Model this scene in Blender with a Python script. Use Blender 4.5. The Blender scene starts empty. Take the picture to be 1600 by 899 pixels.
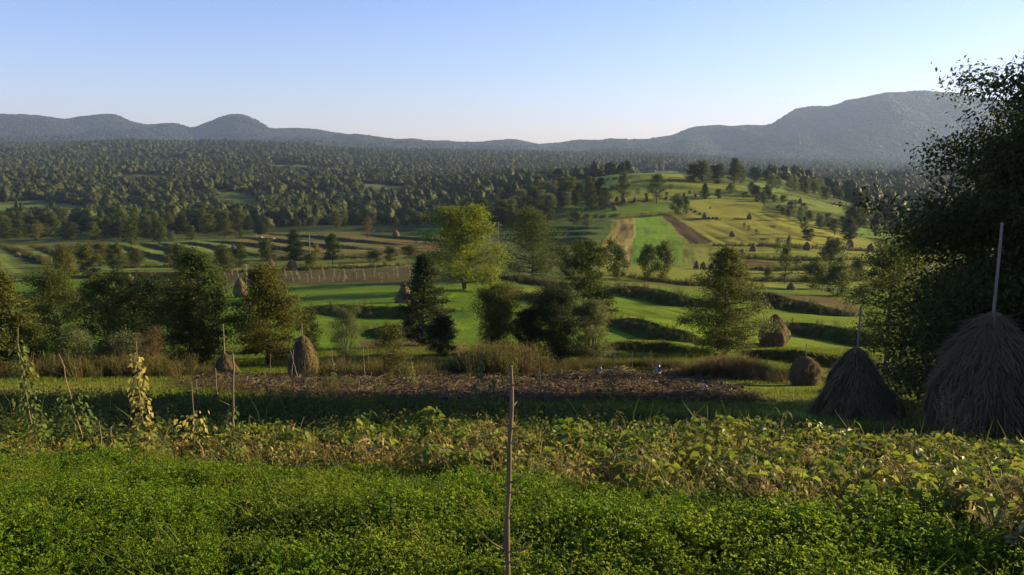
import bpy, math, random
import numpy as np
R = math.radians
SC = bpy.context.scene
C = SC.collection

# ------------------------------------------------------------------ camera, sky, sun, exposure
F = 1331.0                      # focal length in photo pixels (photo 1600 x 899)
PITCH = R(9.1)
cd = bpy.data.cameras.new('camera'); cam = bpy.data.objects.new('camera', cd); C.objects.link(cam)
cd.sensor_width = 36; cd.lens = 36 * F / 1600; cd.clip_start = 0.1; cd.clip_end = 30000
cam.location = (0, 0, 0); cam.rotation_euler = (R(90) - PITCH, 0, 0); SC.camera = cam

SUN_AZ, SUN_EL = R(71), R(14)   # azimuth from the view direction towards the right
sd = (math.sin(SUN_AZ) * math.cos(SUN_EL), math.cos(SUN_AZ) * math.cos(SUN_EL), math.sin(SUN_EL))
w = bpy.data.worlds.new('World'); SC.world = w; w.use_nodes = True
nt = w.node_tree; bg = nt.nodes['Background']
sky = nt.nodes.new('ShaderNodeTexSky'); sky.sky_type = 'NISHITA'; sky.sun_disc = False
sky.sun_elevation = SUN_EL; sky.sun_rotation = SUN_AZ
sky.altitude = 300; sky.air_density = 1.0; sky.dust_density = 0.35; sky.ozone_density = 4.0
wb = nt.nodes.new('ShaderNodeMix'); wb.data_type = 'RGBA'; wb.blend_type = 'MULTIPLY'; wb.inputs[0].default_value = 1; wb.inputs[7].default_value = (1.17, .935, 1.10, 1)
nt.links.new(sky.outputs[0], wb.inputs[6]); nt.links.new(wb.outputs[2], bg.inputs[0]); bg.inputs[1].default_value = 0.085
sl = bpy.data.lights.new('sun', 'SUN'); sl.energy = 5.0; sl.angle = R(0.6); sl.color = (1.0, 0.81, 0.41)
so = bpy.data.objects.new('sun', sl); C.objects.link(so)
from mathutils import Vector, Matrix, Euler
so.rotation_euler = Vector(sd).to_track_quat('Z', 'Y').to_euler()
SC.view_settings.view_transform = 'Standard'; SC.view_settings.look = 'None'
SC.view_settings.exposure = 1.36; SC.view_settings.gamma = 1; SC.view_settings.use_curve_mapping = False
cy = SC.cycles
cy.max_bounces = 5; cy.diffuse_bounces = 3; cy.glossy_bounces = 1; cy.transmission_bounces = 3
cy.transparent_max_bounces = 4; cy.volume_bounces = 0; cy.use_denoising = True
cy.caustics_reflective = False; cy.caustics_refractive = False

# ------------------------------------------------------------------ numeric helpers
def hash2(ix, iy, s):
    h = (ix.astype(np.int64) * 374761393 + iy.astype(np.int64) * 668265263 + s * 1442695041) & 0xffffffff
    h = ((h ^ (h >> 13)) * 1274126177) & 0xffffffff
    return ((h ^ (h >> 16)) & 0xffff) / 65535.0
def vnoise(x, y, s=0):
    x = np.asarray(x, float); y = np.asarray(y, float)
    ix = np.floor(x); iy = np.floor(y); fx = x - ix; fy = y - iy
    fx = fx * fx * (3 - 2 * fx); fy = fy * fy * (3 - 2 * fy)
    a = hash2(ix, iy, s); b = hash2(ix + 1, iy, s); c = hash2(ix, iy + 1, s); d = hash2(ix + 1, iy + 1, s)
    return (a * (1 - fx) + b * fx) * (1 - fy) + (c * (1 - fx) + d * fx) * fy
def fbm(x, y, s=0, o=4):
    t = 0; a = .5
    for k in range(o):
        t = t + a * (vnoise(x * 2 ** k, y * 2 ** k, s + 7 * k) - .5) * 2; a *= .5
    return t
def pchip(xk, yk, x):
    xk = np.asarray(xk, float); yk = np.asarray(yk, float); h = np.diff(xk)
    dl = np.diff(yk, axis=0) / h.reshape(-1, *([1] * (yk.ndim - 1)))
    m = np.zeros_like(yk)
    m[0] = dl[0]; m[-1] = dl[-1]
    a, b = dl[:-1], dl[1:]
    with np.errstate(divide='ignore', invalid='ignore'):
        hm = 2 * a * b / (a + b)
    m[1:-1] = np.where(a * b > 0, hm, 0)
    x = np.clip(x, xk[0], xk[-1]); i = np.clip(np.searchsorted(xk, x) - 1, 0, len(xk) - 2)
    t = ((x - xk[i]) / h[i]).reshape(-1, *([1] * (yk.ndim - 1))); hh = h[i].reshape(t.shape)
    return ((2 * t**3 - 3 * t**2 + 1) * yk[i] + (t**3 - 2 * t**2 + t) * hh * m[i]
            + (-2 * t**3 + 3 * t**2) * yk[i + 1] + (t**3 - t**2) * hh * m[i + 1])
SP, CP = math.sin(PITCH), math.cos(PITCH)
def ray(px, row):
    u = (px - 800) / F; v = -(row - 449.5) / F
    return u, CP + v * SP, -SP + v * CP
def project(x, y, z):
    d = y * CP - z * SP; v = (y * SP + z * CP) / d
    return 800 + F * x / d, 449.5 - F * v
def pip(px, py, poly):
    ins = np.zeros(np.shape(px), bool); n = len(poly)
    for i in range(n):
        x0, y0 = poly[i]; x1, y1 = poly[(i + 1) % n]
        if y0 == y1: continue
        c = ((y0 > py) != (y1 > py)) & (px < (x1 - x0) * (py - y0) / (y1 - y0) + x0)
        ins ^= c
    return ins

# ------------------------------------------------------------------ materials
def mat(name):
    m = bpy.data.materials.new(name); m.use_nodes = True; n = m.node_tree
    n.nodes.clear(); out = n.nodes.new('ShaderNodeOutputMaterial'); return m, n, out
def N(n, t, **k):
    x = n.nodes.new('ShaderNode' + t)
    for a, b in k.items(): setattr(x, a, b)
    return x
def L(n, a, b): n.links.new(a, b)
def mixc(n, fac, a, b, mode='MIX'):
    x = N(n, 'Mix', data_type='RGBA', blend_type=mode)
    for s, v in ((0, fac), (6, a), (7, b)):
        if hasattr(v, 'links') or hasattr(v, 'is_linked'): L(n, v, x.inputs[s])
        else: x.inputs[s].default_value = v if s == 0 else (*v[:3], 1)
    return x.outputs[2]
def noise(n, co, scale, detail=4, rough=.55):
    x = N(n, 'TexNoise'); x.inputs['Scale'].default_value = scale; x.inputs['Detail'].default_value = detail
    x.inputs['Roughness'].default_value = rough
    if co is not None: L(n, co, x.inputs['Vector'])
    return x.outputs[0]
def ramp(n, f, a, b):
    x = N(n, 'MapRange'); x.inputs[1].default_value = a; x.inputs[2].default_value = b
    L(n, f, x.inputs[0]); return x.outputs[0]
def foliage(name, dark, light, trans=.35, var=.25, inst=False, rough=.6, autumn=None):
    """leaf: tone attribute picks between two greens, every tree gets a slight hue of its own"""
    m, n, out = mat(name)
    at = N(n, 'Attribute', attribute_name='tone')
    oi = N(n, 'ObjectInfo')
    col = mixc(n, at.outputs['Fac'], dark, light)
    if autumn is not None:
        if inst:
            ti = N(n, 'Attribute', attribute_name='tint', attribute_type='INSTANCER')
            col = mixc(n, ti.outputs['Fac'], col, autumn)
        else:
            col = mixc(n, ramp(n, oi.outputs['Random'], .8, 1.7), col, autumn)
    hv = N(n, 'HueSaturation'); hv.inputs['Saturation'].default_value = 1
    mr = N(n, 'MapRange'); mr.inputs[3].default_value = 1 - var; mr.inputs[4].default_value = 1 + var
    L(n, oi.outputs['Random'], mr.inputs[0]); L(n, mr.outputs[0], hv.inputs['Value'])
    mr2 = N(n, 'MapRange'); mr2.inputs[3].default_value = .52; mr2.inputs[4].default_value = .48
    L(n, oi.outputs['Random'], mr2.inputs[0]); L(n, mr2.outputs[0], hv.inputs['Hue'])
    L(n, col, hv.inputs['Color'])
    p = N(n, 'BsdfPrincipled'); p.inputs['Roughness'].default_value = rough; p.inputs['Specular IOR Level'].default_value = .14
    L(n, hv.outputs[0], p.inputs['Base Color'])
    t = N(n, 'BsdfTranslucent'); tc = mixc(n, .5, hv.outputs[0], (.55, .6, .05), 'MULTIPLY')
    g = N(n, 'HueSaturation'); g.inputs['Value'].default_value = 1.5; L(n, hv.outputs[0], g.inputs['Color'])
    L(n, g.outputs[0], t.inputs['Color'])
    ms = N(n, 'MixShader'); ms.inputs[0].default_value = trans
    L(n, p.outputs[0], ms.inputs[1]); L(n, t.outputs[0], ms.inputs[2]); L(n, ms.outputs[0], out.inputs[0])
    return m
def plain(name, a, b, scale=6, rough=.85, bump=.3, stretch=(1, 1, 1), bdist=.02):
    m, n, out = mat(name)
    tc = N(n, 'TexCoord'); mp = N(n, 'Mapping'); mp.inputs['Scale'].default_value = stretch
    L(n, tc.outputs['Object'], mp.inputs[0])
    f = noise(n, mp.outputs[0], scale, 6, .65)
    col = mixc(n, ramp(n, f, .3, .7), a, b)
    p = N(n, 'BsdfPrincipled'); p.inputs['Roughness'].default_value = rough; p.inputs['Specular IOR Level'].default_value = .2
    L(n, col, p.inputs['Base Color'])
    bp = N(n, 'Bump'); bp.inputs['Strength'].default_value = bump; bp.inputs['Distance'].default_value = bdist
    L(n, f, bp.inputs['Height']); L(n, bp.outputs[0], p.inputs['Normal'])
    L(n, p.outputs[0], out.inputs[0]); return m

# ------------------------------------------------------------------ mesh helpers
def make_mesh(name, V, Q=None, T=None, mats=(), midx=None, smooth=False, tone=None, extra=None):
    V = np.asarray(V, np.float32).reshape(-1, 3)
    Q = np.zeros((0, 4), np.int32) if Q is None else np.asarray(Q, np.int32).reshape(-1, 4)
    T = np.zeros((0, 3), np.int32) if T is None else np.asarray(T, np.int32).reshape(-1, 3)
    me = bpy.data.meshes.new(name)
    me.vertices.add(len(V)); me.vertices.foreach_set('co', V.ravel())
    nl = len(Q) * 4 + len(T) * 3
    me.loops.add(nl); me.loops.foreach_set('vertex_index', np.concatenate([Q.ravel(), T.ravel()]))
    me.polygons.add(len(Q) + len(T))
    me.polygons.foreach_set('loop_start', np.concatenate([np.arange(len(Q)) * 4, len(Q) * 4 + np.arange(len(T)) * 3]))
    if smooth: me.polygons.foreach_set('use_smooth', np.ones(len(Q) + len(T), bool))
    for m in mats: me.materials.append(m)
    if midx is not None: me.polygons.foreach_set('material_index', np.asarray(midx, np.int32))
    me.update(calc_edges=True)
    if tone is not None:
        a = me.attributes.new('tone', 'FLOAT', 'POINT'); a.data.foreach_set('value', np.asarray(tone, np.float32))
    for k, v in (extra or {}).items():
        a = me.attributes.new(k, 'FLOAT_COLOR', 'POINT'); a.data.foreach_set('color', np.asarray(v, np.float32).ravel())
    return me
def obj(name, me, parent=None, loc=None):
    o = bpy.data.objects.new(name, me); C.objects.link(o)
    if parent is not None: o.parent = parent
    if loc is not None: o.location = loc
    return o
def empty(name, loc=(0, 0, 0), rz=0):
    o = bpy.data.objects.new(name, None); C.objects.link(o); o.location = loc; o.rotation_euler = (0, 0, rz)
    o.empty_display_size = .3; return o
def tag(o, label=None, cat=None, group=None, kind=None):
    if label: o['label'] = label
    if cat: o['category'] = cat
    if group: o['group'] = group
    if kind: o['kind'] = kind
    return o
def copy_tree(root):
    c = root.copy(); C.objects.link(c)
    for ch in root.children:
        d = ch.copy(); C.objects.link(d); d.parent = c
    return c
class MB:
    """collects tubes and cards, then becomes one mesh"""
    def __init__(s): s.V = []; s.Q = []; s.T = []; s.tn = []; s.n = 0; s.qm = []; s.tm = []
    def add(s, V, Q=None, T=None, tone=.5, m=0):
        V = np.asarray(V, float).reshape(-1, 3)
        s.V.append(V); s.tn.append(np.broadcast_to(np.asarray(tone, float), (len(V),)))
        if Q is not None and len(Q): s.Q.append(np.asarray(Q) + s.n); s.qm.append(np.full(len(Q), m))
        if T is not None and len(T): s.T.append(np.asarray(T) + s.n); s.tm.append(np.full(len(T), m))
        s.n += len(V)
    def tube(s, P, r, k=6, tone=.5, m=0, cap=True):
        P = np.asarray(P, float); n = len(P); r = np.broadcast_to(np.asarray(r, float), (n,))
        d = np.gradient(P, axis=0); d /= np.linalg.norm(d, axis=1)[:, None] + 1e-9
        ref = np.where(np.abs(d[:, 2:3]) > .9, np.array([[1., 0, 0]]), np.array([[0, 0, 1.]]))
        a = np.cross(d, ref); a /= np.linalg.norm(a, axis=1)[:, None] + 1e-9; b = np.cross(d, a)
        t = np.arange(k) / k * 2 * math.pi
        V = P[:, None] + r[:, None, None] * (a[:, None] * np.cos(t)[None, :, None] + b[:, None] * np.sin(t)[None, :, None])
        i = np.arange(n - 1)[:, None] * k; j = np.arange(k)[None]; j2 = (j + 1) % k
        Q = np.stack([i + j, i + j2, i + k + j2, i + k + j], -1).reshape(-1, 4)
        V = V.reshape(-1, 3); T = None
        if cap:
            V = np.vstack([V, P[0], P[-1]]); e = (n - 1) * k; jj = np.arange(k); jn = (jj + 1) % k
            T = np.vstack([np.stack([jn, jj, np.full(k, n * k)], 1), np.stack([e + jj, e + jn, np.full(k, n * k + 1)], 1)])
        s.add(V, Q, T, tone, m)
    def leaves(s, c, size, rng, up=.35, aspect=.5, tone=.5, out=None, m=0, fold=.25, droop=0):
        """diamond leaves at centres c"""
        c = np.asarray(c, float); n = len(c)
        if n == 0: return
        nr = rng.normal(size=(n, 3)); nr[:, 2] = np.abs(nr[:, 2])
        nr = nr * (1 - up) + np.array([0, 0, 1.5]) * up
        if out is not None: nr = nr + out
        nr /= np.linalg.norm(nr, axis=1)[:, None]
        d = rng.normal(size=(n, 3)); d[:, 2] -= droop; d -= nr * np.sum(d * nr, 1)[:, None]; d /= np.linalg.norm(d, axis=1)[:, None] + 1e-9
        b = np.cross(nr, d); sz = np.asarray(size) * rng.uniform(.7, 1.3, n)
        d = d * sz[:, None] * .5; b = b * (sz * aspect)[:, None] * .5; f = nr * (sz * fold * aspect)[:, None]
        V = np.stack([c - d, c + b + f, c + d, c - b + f], 1).reshape(-1, 3)
        Q = np.arange(4 * n).reshape(-1, 4)
        s.add(V, Q, tone=np.repeat(np.broadcast_to(np.asarray(tone), (n,)), 4), m=m)
    def mesh(s, name, mats, smooth=False):
        V = np.vstack(s.V); Q = np.vstack(s.Q) if s.Q else None; T = np.vstack(s.T) if s.T else None
        mi = np.concatenate(s.qm + s.tm) if (s.qm or s.tm) else None
        return make_mesh(name, V, Q, T, mats, mi, smooth, np.concatenate(s.tn))

# ------------------------------------------------------------------ terrain: rows at which the ground lies, by depth
PX = [-500, 0, 200, 400, 600, 800, 1000, 1200, 1400, 1600, 2100]
TAB = [
 (5.5,  [899, 899, 899, 899, 899, 899, 899, 900, 902, 905, 905]),
 (9,    [765, 765, 765, 765, 765, 765, 770, 778, 788, 796, 800]),
 (12,   [715, 715, 715, 715, 715, 717, 722, 730, 742, 752, 756]),
 (15,   [684, 684, 684, 685, 686, 688, 694, 704, 716, 728, 730]),
 (19,   [660, 660, 660, 660, 662, 664, 670, 682, 697, 708, 712]),
 (24,   [638, 638, 638, 638, 640, 643, 650, 662, 676, 686, 690]),
 (30,   [618, 618, 619, 620, 622, 625, 632, 642, 652, 660, 664]),
 (38,   [600, 600, 602, 603, 605, 607, 612, 620, 628, 636, 640]),
 (46,   [586, 586, 587, 588, 590, 592, 597, 603, 609, 615, 618]),
 (54,   [573, 573, 574, 574, 576, 578, 582, 588, 593, 598, 600]),
 (62,   [560, 560, 560, 560, 558, 558, 562, 568, 574, 580, 582]),
 (75,   [538, 538, 538, 537, 534, 530, 534, 541, 547, 553, 556]),
 (90,   [515, 515, 515, 513, 508, 502, 508, 516, 522, 528, 530]),
 (110,  [492, 492, 492, 488, 482, 478, 482, 489, 495, 500, 504]),
 (140,  [466, 466, 465, 461, 455, 450, 454, 460, 465, 470, 474]),
 (180,  [440, 440, 438, 434, 430, 426, 430, 434, 436, 440, 444]),
 (240,  [414, 414, 411, 408, 404, 400, 398, 400, 408, 414, 418]),
 (340,  [386, 386, 383, 378, 376, 364, 346, 350, 376, 385, 390]),
 (450,  [364, 364, 362, 360, 358, 335, 296, 306, 348, 362, 366]),
 (530,  [350, 350, 349, 348, 346, 318, 268, 290, 334, 348, 352]),
 (620,  [334, 334, 338, 336, 334, 306, 276, 281, 322, 336, 340]),
 (800,  [312, 312, 315, 314, 314, 300, 290, 287, 305, 316, 320]),
 (1100, [287, 287, 288, 288, 289, 285, 288, 288, 290, 300, 304]),
 (1500, [262, 262, 262, 262, 267, 270, 275, 282, 284, 290, 294]),
 (2000, [243, 243, 242, 242, 252, 256, 262, 272, 276, 282, 286]),
 (2600, [231, 231, 228, 229, 242, 246, 250, 262, 268, 274, 278]),
 (3400, [228, 228, 226, 230, 236, 240, 243, 252, 258, 262, 266]),
]
RIDGE = [(-500, 190), (-150, 196), (0, 180), (50, 183), (100, 186), (140, 182), (175, 179), (205, 190), (235, 197), (270, 196), (298, 202),
         (330, 190), (368, 181), (400, 190), (422, 201), (470, 203), (560, 212), (640, 219), (700, 223), (800, 223), (830, 225), (900, 221), (1000, 219),
         (1050, 213), (1080, 202), (1130, 196), (1200, 196), (1225, 184), (1250, 172), (1290, 170), (1330, 159), (1390, 148), (1440, 146), (1500, 149), (1600, 162), (1800, 185), (2100, 200)]
FOOT = [(-500, 205), (0, 206), (200, 213), (300, 214), (400, 212), (560, 222), (800, 234), (1000, 233), (1100, 236), (1300, 236), (1400, 232), (1600, 235), (2100, 240)]
UK = np.linspace(-1.15, 1.15, 461)
def column_z(y, pxs, rows):
    x, z = [], []
    for p, r in zip(pxs, rows):
        u, dy, dz = ray(p, r); x.append(u / dy); z.append(y * dz / dy)
    return pchip(x, np.array(z), np.clip(UK, x[0], x[-1]))
ys, Zk = [], []
for yy, zz in ((-9, -2.0), (-3, -2.4), (1, -2.6)):
    ys.append(yy); Zk.append(np.full(len(UK), zz))
for yy, rows in TAB:
    ys.append(yy); Zk.append(column_z(yy, PX, rows))
fx, fr = zip(*FOOT); rx, rr = zip(*RIDGE)
ys.append(4500); Zk.append(column_z(4500, fx, fr))
ys.append(6200); Zk.append(column_z(6200, rx, rr))
ys.append(7500); Zk.append(column_z(6200, rx, rr) * .75 - 20)
ys.append(10500); Zk.append(np.full(len(UK), -60.0))
LY = np.log(np.array(ys) + 12.0)
LF = np.linspace(LY[0], LY[-1], 1400)
ZT = pchip(LY, np.array(Zk), LF)
def H0(x, y):
    u = np.clip(x / np.maximum(y, 1.0), -1.15, 1.15) if True else 0
    ui = (u + 1.15) / 2.3 * 460; yi = (np.log(y + 12.0) - LF[0]) / (LF[-1] - LF[0]) * 1399
    yi = np.clip(yi, 0, 1398.999); ui = np.clip(ui, 0, 459.999)
    a = yi.astype(int); b = ui.astype(int); fa = yi - a; fb = ui - b
    return (ZT[a, b] * (1 - fb) + ZT[a, b + 1] * fb) * (1 - fa) + (ZT[a + 1, b] * (1 - fb) + ZT[a + 1, b + 1] * fb) * fa
def hit0(px, row, Hf=None):
    Hf = Hf or H0
    u, dy, dz = ray(px, row); y = np.exp(np.linspace(math.log(3), math.log(9000), 2600))
    z = y * dz / dy; g = Hf(y * u / dy, y); k = np.argmax(z < g)
    if not (z < g).any(): k = len(y) - 1
    if k > 0:
        e0 = z[k - 1] - g[k - 1]; e1 = z[k] - g[k]; t = e0 / (e0 - e1 + 1e-12); yy = y[k - 1] + (y[k] - y[k - 1]) * min(max(t, 0), 1)
    else: yy = y[0]
    return yy * u / dy, yy
# banks between the terraces: photo polyline, height; the near side is the low one
BANKS = [
 ([(948, 449), (1000, 458), (1050, 467), (1110, 477)], 2.2), ([(1150, 462), (1200, 470), (1260, 482), (1345, 494)], 1.9),
 ([(1218, 507), (1270, 517), (1340, 529), (1420, 538)], 1.8), ([(1150, 545), (1210, 555), (1280, 563), (1440, 578)], 1.3),
 ([(935, 497), (990, 510), (1040, 523), (1095, 536)], 1.7), ([(940, 538), (1000, 543), (1080, 549)], 1.1),
 ([(450, 484), (540, 485), (640, 487), (720, 484)], 1.8), ([(560, 514), (620, 515), (720, 516)], 1.5), ([(780, 433), (830, 439), (880, 447), (945, 452)], 1.3),
 ([(770, 452), (830, 462), (890, 475)], 1.4), ([(100, 432), (180, 431), (260, 430), (330, 428)], 1.6), ([(20, 476), (100, 470), (200, 468)], 1.5),
 ([(2, 385), (30, 392), (64, 406), (80, 414)], 1.6), ([(50, 385), (75, 391), (95, 398), (105, 408)], 1.5), ([(90, 384), (115, 391), (128, 397), (150, 410)], 1.5),
 ([(134, 382), (165, 392), (190, 403), (215, 414)], 1.6), ([(176, 380), (205, 390), (245, 402), (270, 412)], 1.6), ([(215, 378), (255, 388), (290, 398)], 1.6),
 ([(270, 377), (320, 385), (370, 396), (420, 402)], 1.6), ([(310, 373), (380, 383), (440, 389), (500, 396)], 1.6), ([(360, 368), (430, 376), (520, 386), (600, 392)], 1.6),
 ([(400, 364), (480, 370), (560, 378), (640, 383)], 1.6), ([(560, 366), (620, 372), (700, 378)], 1.4), ([(520, 360), (600, 362), (690, 362)], 1.3),
 ([(400, 402), (480, 405), (560, 402), (600, 396)], 1.2), ([(170, 418), (260, 416), (330, 413)], 1.2),
 ([(820, 372), (870, 374), (930, 376)], 1.8), ([(830, 357), (880, 358), (950, 358)], 1.6), ([(840, 387), (900, 389), (950, 391)], 1.6), ([(850, 400), (900, 402), (945, 402)], 1.3),
 ([(880, 300), (940, 296), (1010, 290), (1080, 292)], 1.6), ([(900, 284), (960, 278), (1010, 276), (1060, 280)], 1.2),
 ([(900, 318), (960, 320), (1040, 311), (1120, 309)], 1.5), ([(900, 338), (960, 337), (1030, 334), (1060, 332)], 1.5),
 ([(1060, 343), (1110, 344), (1190, 344)], 1.0), ([(1110, 384), (1180, 384), (1260, 384)], .8), ([(1140, 402), (1220, 404), (1330, 406)], 1.1),
 ([(1110, 418), (1200, 421), (1330, 420)], 1.1), ([(1150, 436), (1230, 438), (1350, 436)], 1.1), ([(1200, 385), (1290, 388), (1380, 394)], 1.0),
 ([(1190, 325), (1260, 332), (1320, 338)], 1.9), ([(1185, 312), (1230, 316), (1280, 322)], 1.2), ([(1130, 352), (1200, 354), (1260, 360)], .8), ([(1110, 372), (1180, 374), (1250, 378)], .8), ([(860, 312), (920, 308), (960, 304)], 1.4), ([(870, 328), (920, 326), (960, 322)], 1.4), ([(820, 364), (880, 366), (940, 367)], 1.6), ([(830, 380), (890, 382), (945, 383)], 1.6), ([(350, 426), (480, 420), (560, 417), (640, 414)], 1.1), ([(240, 380), (285, 390), (330, 402)], 1.5), ([(1180, 300), (1250, 306), (1310, 318)], 1.2), ([(960, 430), (1040, 440), (1120, 447), (1200, 452)], .9),
]
def poly_world(pl, sub=6, Hf=None):
    out = []
    n = len(pl)
    for i in range(n - 1):
        for k in range(sub):
            t = k / sub; out.append(hit0(pl[i][0] * (1 - t) + pl[i + 1][0] * t, pl[i][1] * (1 - t) + pl[i + 1][1] * t, Hf))
    out.append(hit0(*pl[-1], Hf)); return np.array(out)
U0 = 0.80
ug = np.concatenate([np.linspace(-1.7, -U0, 60)[:-1], np.linspace(-U0, U0, 1081), np.linspace(U0, 1.7, 60)[1:]])
yg = np.exp(np.linspace(math.log(.8), math.log(9500), 1290)) - 8.0
GX = ug[None, :] * (yg[:, None] + 8.0); GY = np.broadcast_to(yg[:, None], GX.shape).copy()
GZ = H0(GX, GY)
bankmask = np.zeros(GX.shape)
for pl, hb in BANKS:
    W = poly_world(pl, 4)
    hb *= .85; Lr = 9 * hb; rng_ = 24 * hb
    j0 = max(np.searchsorted(yg, W[:, 1].min() - rng_) - 1, 0); j1 = min(np.searchsorted(yg, W[:, 1].max() + rng_) + 1, len(yg))
    X = GX[j0:j1]; Y = GY[j0:j1]
    sel = (X > W[:, 0].min() - rng_) & (X < W[:, 0].max() + rng_)
    if not sel.any(): continue
    x = X[sel]; y = Y[sel]; wob = fbm(x / (4 * hb), y / (4 * hb), 5, 3) * hb * .9
    best = np.full(x.shape, 1e9); side = np.zeros(x.shape); tt = np.zeros(x.shape); n = len(W) - 1
    for i in range(n):
        a, b = W[i], W[i + 1]; d = b - a; l2 = d @ d + 1e-9
        if d[0] < 0: nx, ny = d[1], -d[0]
        else: nx, ny = -d[1], d[0]
        t = ((x - a[0]) * d[0] + (y - a[1]) * d[1]) / l2; tc = np.clip(t, 0, 1)
        qx = x - a[0] - tc * d[0]; qy = y - a[1] - tc * d[1]; dd = np.hypot(qx, qy)
        s = (qx * nx + qy * ny) / math.sqrt(l2); m = dd < best
        best[m] = dd[m]; side[m] = s[m]; tt[m] = (i + tc[m]) / n
    end = np.clip(np.minimum(tt, 1 - tt) * 3.5, 0, 1) ** .8
    s = side + wob; aw = np.abs(s)
    off = np.sign(s) * hb * .5 * np.clip(aw / (.55 * hb), 0, 1) * np.exp(-best / Lr) * end
    Zs = GZ[j0:j1]; Zs[sel] += off
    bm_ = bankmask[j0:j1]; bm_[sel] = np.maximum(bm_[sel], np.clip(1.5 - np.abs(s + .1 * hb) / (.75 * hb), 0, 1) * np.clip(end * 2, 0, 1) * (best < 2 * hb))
# natural unevenness, growing with distance; wooded gullies on the far mountains
GZ += fbm(GX / 9, GY / 9, 1, 4) * np.clip(GY / 100, .05, 1) * .35
GZ += fbm(GX / 90, GY / 90, 2, 4) * np.clip((GY - 250) / 900, 0, 1) * 9 * np.clip((4200 - GY) / 1500, 0, 1)
GZ += fbm(GX / 420, GY / 330, 8, 3) * np.clip((GY - 520) / 500, 0, 1) * 22 * np.clip((3000 - GY) / 900, 0, 1)
gul = np.abs(fbm(GX / 900, GY / 1500, 3, 5)); GZ += -(gul * 230) * np.clip((GY - 3600) / 900, 0, 1) * np.clip((6150 - GY) / 500, 0, 1) + fbm(GX / 70, GY / 70, 4, 2) * 5 * (GY > 3500) + fbm(GX / 240, GY / 900, 9, 3) * 26 * (GY > 4600)
LYG = np.log(yg + 8.0)
def H(x, y):
    x = np.asarray(x, float); y = np.asarray(y, float)
    yi = np.clip((np.log(np.maximum(y, -7) + 8.0) - LYG[0]) / (LYG[-1] - LYG[0]) * (len(yg) - 1), 0, len(yg) - 1.001)
    u = np.clip(x / (y + 8.0), -U0, U0 - 1e-6); ui = 59 + (u + U0) / (2 * U0) * 1080
    a = yi.astype(int); b = ui.astype(int); fa = yi - a; fb = ui - b
    return (GZ[a, b] * (1 - fb) + GZ[a, b + 1] * fb) * (1 - fa) + (GZ[a + 1, b] * (1 - fb) + GZ[a + 1, b + 1] * fb) * fa
def hit(px, row):
    x, y = hit0(px, row, H); return x, y, float(H(x, y))
def poly_plan(pl):
    return poly_world(list(pl) + [pl[0]], 5, H0)[:-1]

# ground colours: what grows or lies there, plus shade painted on the banks
GRASS = (.088, .110, .012); LUSH = (.075, .118, .010); YEL = (.125, .125, .020); DRY = (.15, .125, .045); SOIL = (.048, .034, .020)
OLIVE = (.060, .068, .020); WOOD = (.028, .038, .013); BROWN = (.085, .060, .030); DARKG = (.035, .060, .012); PLOUGH = (.040, .026, .018)
col = np.zeros(GX.shape + (3,)); col[:] = OLIVE
def zone(mask, c, a=1.0):
    col[mask] = col[mask] * (1 - a) + np.array(c) * a
jx = GX + fbm(GX / 3, GY / 3, 11, 3) * .35 + fbm(GX / 30, GY / 30, 12, 2) * np.clip(GY / 200, 0, 2)
jy = GY + fbm(GX / 3 + 50, GY / 3, 13, 3) * .45
def field(pl, c, a=1.0):
    W = poly_plan(pl); j0 = max(np.searchsorted(yg, W[:, 1].min() - 5) - 1, 0); j1 = min(np.searchsorted(yg, W[:, 1].max() + 5) + 1, len(yg))
    m = np.zeros(GX.shape, bool); m[j0:j1] = pip(jx[j0:j1], jy[j0:j1], W); zone(m, c, a); return m
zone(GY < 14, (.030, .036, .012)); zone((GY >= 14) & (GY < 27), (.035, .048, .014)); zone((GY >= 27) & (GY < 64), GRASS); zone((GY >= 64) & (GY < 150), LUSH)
zone((GY > 420) & (GX < .1 * GY), WOOD); zone(GY > 640, WOOD); zone(GY > 3300, (.022, .028, .012))
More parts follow.
